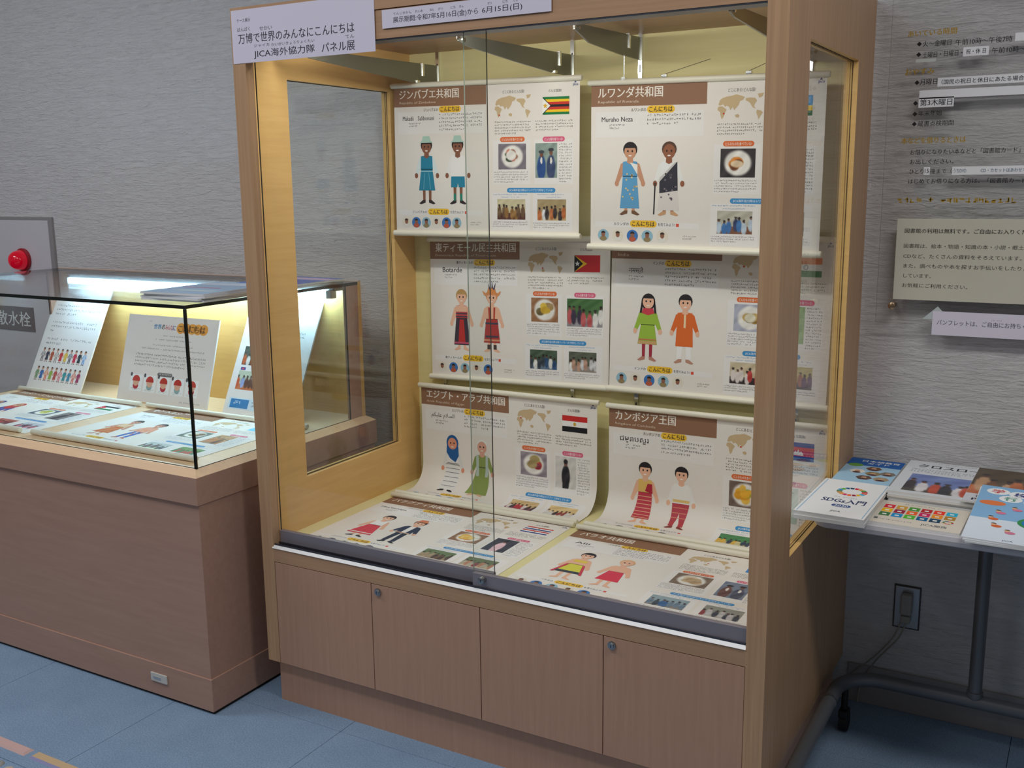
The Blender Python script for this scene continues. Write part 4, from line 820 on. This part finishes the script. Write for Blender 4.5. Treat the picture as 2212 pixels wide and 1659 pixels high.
nb = thing('notice_board', 'cream notice board fixed on the acrylic panel, free library use notice', 'sign', (1.82, AY, 1.21))
NX0, NX1, NZ0, NZ1, NY = 1.5908, 2.08, 1.2125, 1.4288, AY-.0095
bd = MB().box(NX0, NX1, NY, AY-.0004, NZ0, NZ1, 0, .0008).build('board', plain('cream_board', (206, 202, 186), .5), nb)
sh = flat_xz(NX0, NX1, NZ0, NZ1, NY); p = Print()
for t_, x0, x1, zc, h, b_ in (('図書館の利用は無料です。ご自由にお入りください。', 1.6112, 1.9405, 1.397, .0125, .018), ('図書館は、絵本・物語・知識の本・小説・郷土資料や', 1.6111, 1.9424, 1.357, .0115, .004), ('CDなど、たくさんの資料をそろえています。', 1.6113, 1.8985, 1.330, .0115, .004),
        ('また、調べものや本を探すお手伝いをしたり、', 1.6129, 1.9075, 1.304, .0115, .004), ('しています。', 1.6144, 1.6845, 1.2775, .0105, .004), ('お気軽にご利用ください。', 1.6125, 1.7757, 1.2515, .0115, .004)):
    p.text(t_, x0-NX0, NZ1-zc-h/2, x1-NX0, NZ1-zc+h/2, (64, 60, 56), 1, b_)
sh.each(p, 'lettering', bd)
nt_ = thing('pamphlet_note', 'small white paper note taped below the cream notice board', 'sign', (1.86, AY, 1.12))
sh = flat_xz(1.694, 2.04, 1.1205, 1.1845, AY-.003); pp = sh.paper('paper', SIGNP, nt_)
p = Print().text('パンフレットは、ご自由にお持ちください。', 1.7059-1.694, .0225, 1.9705-1.694, .0365, (84, 80, 88), 1, .002).greek(.145, .0165, .172, .0215, 1, (110, 106, 112), 1, 3, 1); sh.each(p, 'lettering', pp)
MB().prism([(1.668, 1.1615), (1.6945, 1.1615), (1.6945, 1.1845), (1.718, 1.1845), (1.7055, 1.197)], 1, AY-.0012, AY-.0005).build('tape', plain('pale_tape', (196, 206, 206), .3), nt_)

# ------------------------------------------------------------------ wall outlet and cord
ol = thing('wall_outlet', 'metal wall socket plate with plug, low on the wall under the table', 'outlet', (1.672, WY, .255))
MB().box(1.636, 1.709, WY-.004, WY+.004, .256, .387, 0, .001).build('surround', plain('socket_dark', (70, 68, 68), .5, .4), ol)
MB().box(1.6395, 1.7055, WY-.007, WY-.003, .260, .383, 0, .0015).build('plate', plain('socket_plate', (170, 170, 172), .3, .6), ol)
MB().box(1.657, 1.688, WY-.034, WY-.007, .305, .368, 0, .006).build('plug', plain('plug_grey', (150, 146, 140), .5), ol)
MB().box(1.660, 1.686, WY-.03, WY-.007, .28, .303, 0, .004).build('plug', plain('plug_grey', (150, 146, 140), .5), ol)
for k, (dx, lab) in enumerate(((0, 'upper pale power cord running down from the wall socket to the cabinet'), (.012, 'lower pale power cord hanging from the wall socket behind the table leg'))):
    pts = [(1.664+dx, WY-.024, .285), (1.645+dx*1.2, WY-.028, .235), (1.61+dx, WY-.022, .18), (1.575+dx*1.5, WY-.016, .135), (1.535 if k == 0 else 1.56, WY-.018, .09 if k == 0 else .06), (1.512 if k == 0 else 1.555, WY-.03, .055 if k == 0 else .008)]
    sm = []
    for i in range(len(pts)-1):
        for q in range(6):
            t_ = q/6; a, b = Vector(pts[i]), Vector(pts[i+1]); pm = Vector(pts[max(i-1, 0)]); pn = Vector(pts[min(i+2, len(pts)-1)])
            sm.append(.5*((2*a)+(b-pm)*t_+(2*pm-5*a+4*b-pn)*t_*t_+(3*a-pm-3*b+pn)*t_**3))
    sm.append(Vector(pts[-1]))
    c = MB().tube(sm, .0024, 8).build('power_cord', plain('cord_grey', (150, 146, 136), .5), None, tuple(pts[-1]), smooth=True); tag(c, lab, 'cord', 'cords from the wall socket')

# ------------------------------------------------------------------ folding table
TZ = .735; TX0, TX1, TY0, TY1 = 1.517, 3.15, .292, .80
tb = thing('folding_table', 'grey steel wheeled table standing right of the display cabinet', 'table', (1.9, .55, 0))
def rrect(x0, x1, y0, y1, r, n=6):
    out = []
    for cx, cy, a in ((x1-r, y1-r, 0), (x0+r, y1-r, 90), (x0+r, y0+r, 180), (x1-r, y0+r, 270)):
        for k in range(n+1): q = math.radians(a+90*k/n); out.append((cx+r*math.cos(q), cy+r*math.sin(q)))
    return out
MB().prism(rrect(TX0+.006, TX1-.006, TY0+.006, TY1-.006, .034), 2, TZ-.022, TZ).build('table_top', TABLE, tb)
prof = [(0, -.003), (.003, -.0005), (.008, 0), (.0085, -.004)]
ed = MB(); rings = [[(x, y, z) for x, y in rrect(TX0+o_, TX1-o_, TY0+o_, TY1-o_, .04-o_)] for o_, z in ((.008, TZ+.0006), (.002, TZ-.003), (0, TZ-.013), (.003, TZ-.024), (.010, TZ-.028))]
for a, b in zip(rings, rings[1:]):
    for i in range(len(a)): j = (i+1) % len(a); ed.face([a[i], b[i], b[j], a[j]])
for rg, fl in ((rings[0], 1), (rings[-1], 0)):
    inn = [(x, y, rg[0][2]) for x, y in rrect(TX0+.03, TX1-.03, TY0+.03, TY1-.03, .015)]
    for i in range(len(rg)): j = (i+1) % len(rg); ed.face([rg[i], rg[j], inn[j], inn[i]] if fl else [rg[j], rg[i], inn[i], inn[j]]) if not fl else None
ed.build('edge_band', plain('edge_band_grey', (206, 204, 208), .35), tb, smooth=True)
for px in (1.878, 2.80): 
    MB().tube([(px, .697, .15), (px, .697, TZ-.0245)], .0175, 20).build('column', GREYM, tb, smooth=True)
    MB().tube([(px, .697, .166), (px, .697, .18)], .021, 20).build('column_collar', GREYM, tb, smooth=True)
BZ = .150; BR = .0195
def corner(cx, cy, a0, a1, r=.11, n=10): return [(cx+r*math.cos(math.radians(a0+(a1-a0)*k/n)), cy+r*math.sin(math.radians(a0+(a1-a0)*k/n)), BZ) for k in range(n+1)]
path = [(1.537, .05, BZ-.012), (1.537, .3, BZ-.004)] + corner(1.537+.11, .697-.11, 180, 90) + [(2.4, .697, BZ)] + corner(3.09-.11, .697-.11, 90, 0) + [(3.09, .3, BZ-.004), (3.09, .05, BZ-.012)]
MB().tube(path, BR, 16).build('foot_frame', GREYM, tb, smooth=True)
MB().tube([(1.537, .508, BZ), (1.537, .516, BZ)], .0212, 18).build('joint_ring', STEEL, tb, smooth=True)
for cx, cy in ((1.552, .648), (1.537, .09), (3.075, .648), (3.09, .09)):
    cs = MB().tube([(cx, cy, BZ-.012), (cx, cy, .062)], .009, 12).box(cx-.013, cx+.013, cy-.02, cy+.02, .045, .068, 0, .004).build('caster_fork', RUBBER, tb)
    MB().tube([(cx-.011, cy+.008, .0285), (cx+.011, cy+.008, .0285)], .0285, 20).build('caster_wheel', RUBBER, cs, smooth=True)

# ------------------------------------------------------------------ brochures on the table
NAVY = (44, 62, 110)
SDG = [(229, 36, 59), (221, 166, 58), (76, 159, 56), (197, 25, 45), (255, 58, 33), (38, 189, 226), (252, 195, 11), (162, 25, 66), (253, 105, 37), (221, 19, 103), (253, 157, 36), (191, 139, 46), (63, 126, 68), (10, 151, 217), (86, 192, 43), (0, 104, 157), (25, 72, 106)]
def wheel(p, cx, cy, r0_, r1_, layer, asp=1):
    for k, c in enumerate(SDG):
        a, b = 2*math.pi*k/17+.03, 2*math.pi*(k+1)/17-.03
        p.poly([(cx+r1_*math.sin(a), cy-r1_*math.cos(a)), (cx+r0_*math.sin(a), cy-r0_*math.cos(a)), (cx+r0_*math.sin(b), cy-r0_*math.cos(b)), (cx+r1_*math.sin(b), cy-r1_*math.cos(b))], c, layer)
def c_sdg(sh, cv, w_, h_):
    p = Print().rect(w_*.035, h_*.02, w_*.05, h_*.98, (150, 190, 220), 2).rect(w_*.955, h_*.02, w_*.968, h_*.98, (150, 190, 220), 2); wheel(p, w_*.54, h_*.31, .024, .038, 2); sh.stamp(p, 'cover_emblem', cv)
    p = Print().text('SDGs入門', w_*.22, h_*.53, w_*.86, h_*.65, NAVY, 2, .03).pill(w_*.42, h_*.69, w_*.70, h_*.76, (60, 90, 150), 2).text('2030', w_*.46, h_*.70, w_*.66, h_*.75, (240, 244, 250), 3, .01).text('JICA', w_*.47, h_*.86, w_*.62, h_*.91, (70, 70, 80), 2, .01).greek(w_*.34, h_*.48, w_*.7, h_*.51, 1, (110, 130, 160), 2, 4, 1); sh.each(p, 'cover_lettering', cv)
def c_blue(sh, cv, w_, h_):
    p = Print().rect(0, 0, w_, h_*.30, (34, 98, 176), 2).ell(w_*.18, h_*.30, w_*.14, h_*.065, (110, 170, 70), 3, 18).text('日本語教育', w_*.24, h_*.06, w_*.93, h_*.14, (236, 242, 250), 3, .02).text('ガイド', w_*.36, h_*.16, w_*.76, h_*.23, (236, 242, 250), 3, .02).rect(0, h_*.30, w_, h_, (168, 206, 232), 2); sh.each(p, 'cover_lettering', cv)
    for k, (x, y) in enumerate(((.55, .40), (.3, .55), (.6, .6), (.85, .55), (.5, .78), (.8, .78))):
        hx = [(w_*x+w_*.15*math.cos(a), h_*y-h_*.085*math.sin(a)) for a in [i*math.pi/3 for i in range(6)]]
        sh.stamp(Print().poly(hx, [(120, 84, 60), (236, 228, 216), (150, 130, 90), (130, 120, 110), (110, 84, 70), (170, 150, 120)][k], 4).ell(w_*x, h_*y, w_*.05, h_*.04, (206, 160, 130), 5, 10).ell(w_*x, h_*(y+.05), w_*.08, h_*.03, (90, 60, 60), 5, 10), 'hexagon_photo', cv)
def c_cross(sh, cv, w_, h_):
    p = Print().text('クロスロード', w_*.13, h_*.10, w_*1.0*.97, h_*.20, (44, 52, 66), 2, .03).greek(w_*.3, h_*.03, w_*.97, h_*.06, 1, (120, 126, 140), 2, 3, 1).greek(w_*.08, h_*.25, w_*.9, h_*.37, 3, (120, 126, 140), 2, 4, .7); sh.each(p, 'cover_lettering', cv)
    sh.stamp(photo(Print(), w_*.13, h_*.42, w_*.99, h_*.93, 'crowd', [(116, 136, 196), (206, 80, 50), (60, 50, 56), (230, 226, 230), (40, 40, 50), (70, 66, 50)], 41, 2), 'cover_photo', cv, GLOSSINK)
def c_card(sh, cv, w_, h_):
    order = [0, 2, 2, 7, 4, 5, 1, 3, 8, 9, 10, 11, 12, 13, 14, 15, 16]
    for k in range(17):
        r_, q = divmod(k, 6); x = w_*(.10+q*.135); y = h_*(.17+r_*.18)
        c = SDG[(r_*6+q) % 17]; sh.stamp(Print().rect(x, y, x+w_*.115, y+h_*.16, c, 2).rect(x+w_*.035, y+h_*.06, x+w_*.08, y+h_*.11, (246, 244, 240), 3), 'goal_icon', cv)
    p = Print(); wheel(p, w_*.835, h_*.62, .007, .0125, 2); p.text('JICA関西', w_*.58, h_*.80, w_*.85, h_*.90, (90, 96, 110), 2, .01).greek(w_*.1, h_*.82, w_*.5, h_*.88, 1, (130, 130, 134), 2, 9, 1).greek(w_*.3, h_*.06, w_*.7, h_*.11, 1, (110, 116, 126), 2, 8, 1).rect(w_*.08, h_*.78, w_*.12, h_*.86, (110, 116, 120), 2); sh.each(p, 'card_lettering', cv)
def c_orange(sh, cv, w_, h_):
    sh.stamp(photo(Print(), 0, 0, w_, h_*.78, 'crowd', [(86, 70, 46), (196, 110, 60), (120, 76, 46), (60, 50, 34), (206, 160, 120), (206, 112, 66)], 52, 2), 'cover_photo', cv, GLOSSINK)
    sh.stamp(Print().rect(0, h_*.78, w_, h_, (214, 216, 226), 2).text('TO', w_*.10, h_*.83, w_*.2, h_*.87, (40, 44, 60), 3, .02).text('PAC', w_*.08, h_*.90, w_*.3, h_*.96, (40, 44, 60), 3, .03), 'cover_lettering', cv)
def c_school(sh, cv, w_, h_):
    p = Print()
    for t_, x, y, c in (('学', .08, .05, (206, 50, 56)), ('校', .30, .07, (52, 60, 130)), ('に', .52, .10, (222, 110, 130)), ('行', .22, .17, (60, 150, 120)), ('こ', .46, .20, (226, 120, 50)), ('う', .68, .20, (200, 50, 110))):
        p.ell(w_*(x+.095), h_*(y+.05), w_*.115, h_*.06, (246, 248, 250), 2, 16).text(t_, w_*(x+.03), h_*(y+.012), w_*(x+.16), h_*(y+.088), c, 3, .05)
    sh.each(p, 'cover_lettering', cv)
    p = Print().rect(0, h_*.62, w_, h_, (226, 236, 248), 2).ell(w_*.16, h_*.33, w_*.13, h_*.045, (232, 130, 76), 2).ell(w_*.66, h_*.62, w_*.22, h_*.11, (60, 150, 90), 3, 20).ell(w_*.66, h_*.62, w_*.18, h_*.09, (40, 130, 196), 4, 20)
    rnd = random.Random(8)
    for k in range(12):
        a = 2*math.pi*k/12; x, y = w_*(.6+.38*math.cos(a)), h_*(.62+.24*math.sin(a)); c = rnd.choice([(226, 110, 60), (222, 130, 160), (120, 180, 130), (240, 200, 80), (120, 110, 190)])
        if x < w_*.98: p.ell(x, y, w_*.05, h_*.022, c, 5, 12).ell(x-w_*.03, y-h_*.028, w_*.026, h_*.018, (238, 190, 150), 6, 10).ell(x-w_*.03, y-h_*.036, w_*.026, h_*.014, (60, 44, 40), 7, 10, 0, math.pi)
    p.text('JICA', w_*.36, h_*.955, w_*.46, h_*.98, (60, 70, 110), 3, .01); sh.stamp(p, 'cover_illustration', cv)
GT = 'brochures on the table'
B = lambda *a, **k: booklet('brochure', *a, group=GT, **k)
B('lower white booklet of the front left pair on the table, mostly covered', 'brochure', 1.567, .412, TZ, .165, .31, .009, .0, (240, 242, 244))
B('upper white booklet with coloured ring emblem, at the cabinet side', 'brochure', 1.568, .414, TZ+.0093, .165, .31, .010, -.02, (244, 244, 246), c_sdg, gloss=False)
B('lower blue brochure by the wall, covered by the hexagon photo one', 'brochure', 1.575, .702, TZ, .145, .255, .008, .0, (60, 120, 190))
B('upper blue brochure with hexagon photos, lying by the wall', 'brochure', 1.574, .702, TZ+.0083, .145, .255, .008, -.01, (168, 206, 232), c_blue)
for k, la in enumerate(('lowest white magazine of the middle stack on the table', 'second white magazine from the bottom of the middle stack', 'third white magazine from the bottom of the middle stack')):
    B(la, 'brochure', 1.768+(.003, -.002, .002)[k], .666-(.004, .0, .006)[k], TZ+.0067*k, .222, .325, .0065, (.0, .012, -.01)[k], (222, 226, 232))
B('topmost white magazine with group photo cover, middle of the table', 'brochure', 1.768, .668, TZ+.0201, .222, .33, .0065, -.02, (226, 230, 236), c_cross)
B('cream card with coloured goal icons lying at the table front edge', 'brochure', 1.7445, .402, TZ, .212, .185, .003, -.02, (228, 220, 206), c_card, gloss=False)
for k, la in enumerate(('lowest orange photo magazine right of the middle stack', 'second orange photo magazine from the bottom', 'third orange photo magazine from the bottom', 'fourth orange photo magazine from the bottom')):
    B(la, 'brochure', 2.008+(.002, -.002, .001, .0)[k], .658-(.002, .004, .0, .001)[k], TZ+.0067*k, .21, .32, .0065, .0, (206, 200, 200))
B('topmost orange brown photo magazine behind the light blue booklet', 'brochure', 1.9465, .652, TZ+.0269, .225, .33, .004, -.02, (200, 150, 110), c_orange)
for k, la in enumerate(('lowest light blue school booklet at the table front', 'middle light blue school booklet at the table front')):
    B(la, 'brochure', 1.975+(.003, .0)[k], .408, TZ+.003+.0036*k, .225, .305, .0035, (.0, -.015)[k], (226, 236, 246), tilt=.135)
B('topmost light blue booklet with cartoon globe at the table front', 'brochure', 1.975, .408, TZ+.0102, .225, .305, .0035, -.04, (140, 190, 232), c_school, tilt=.135)

# ------------------------------------------------------------------ tactile paving pieces at the lower left
tg = 'tactile paving pieces on the carpet'
def bar(label, x0, x1, y0, y1, mat, mat2=None):
    o = MB()
    h = .0055; b = .006
    lo_ = [(x0, y0, 0), (x1, y0, 0), (x1, y1, 0), (x0, y1, 0)]; hi = [(x0+b, y0+b, h), (x1-b, y0+b, h), (x1-b, y1-b, h), (x0+b, y1-b, h)]
    for i in range(4): j = (i+1) % 4; o.face([lo_[i], lo_[j], hi[j], hi[i]], 1 if (i == 0 and mat2) else 0)
    o.face(hi); o.face(lo_[::-1])
    r = o.build('tactile_bar', [mat, mat2 or mat], None, ((x0+x1)/2, (y0+y1)/2, 0)); return tag(r, label, 'tactile paving', tg)
PINK = plain('tactile_pink', (206, 172, 166), .6); OCH = plain('tactile_ochre', (202, 174, 136), .6); LAV = plain('tactile_lavender', (150, 146, 184), .5)
bar('pink tactile paving bar at the left picture edge', -.80, -.388, -.563, -.528, PINK)
bar('ochre tactile paving bar with lavender side, right of the pink bar', -.366, .05, -.563, -.528, OCH, LAV)
for x, y, m, la in ((-.411, -.622, plain('tactile_grey', (150, 148, 146), .6), 'grey round tactile paving dot in the lower left corner'), (-.362, -.628, plain('tactile_tan', (196, 180, 160), .6), 'tan round tactile paving dot right of the grey one')):
    o = MB().tube([(x, y, 0), (x, y, .003), (x, y, .0055)], [.0165, .0145, .010], 20).build('tactile_dot', m, None, (x, y, 0), smooth=True); tag(o, la, 'tactile paving', tg)
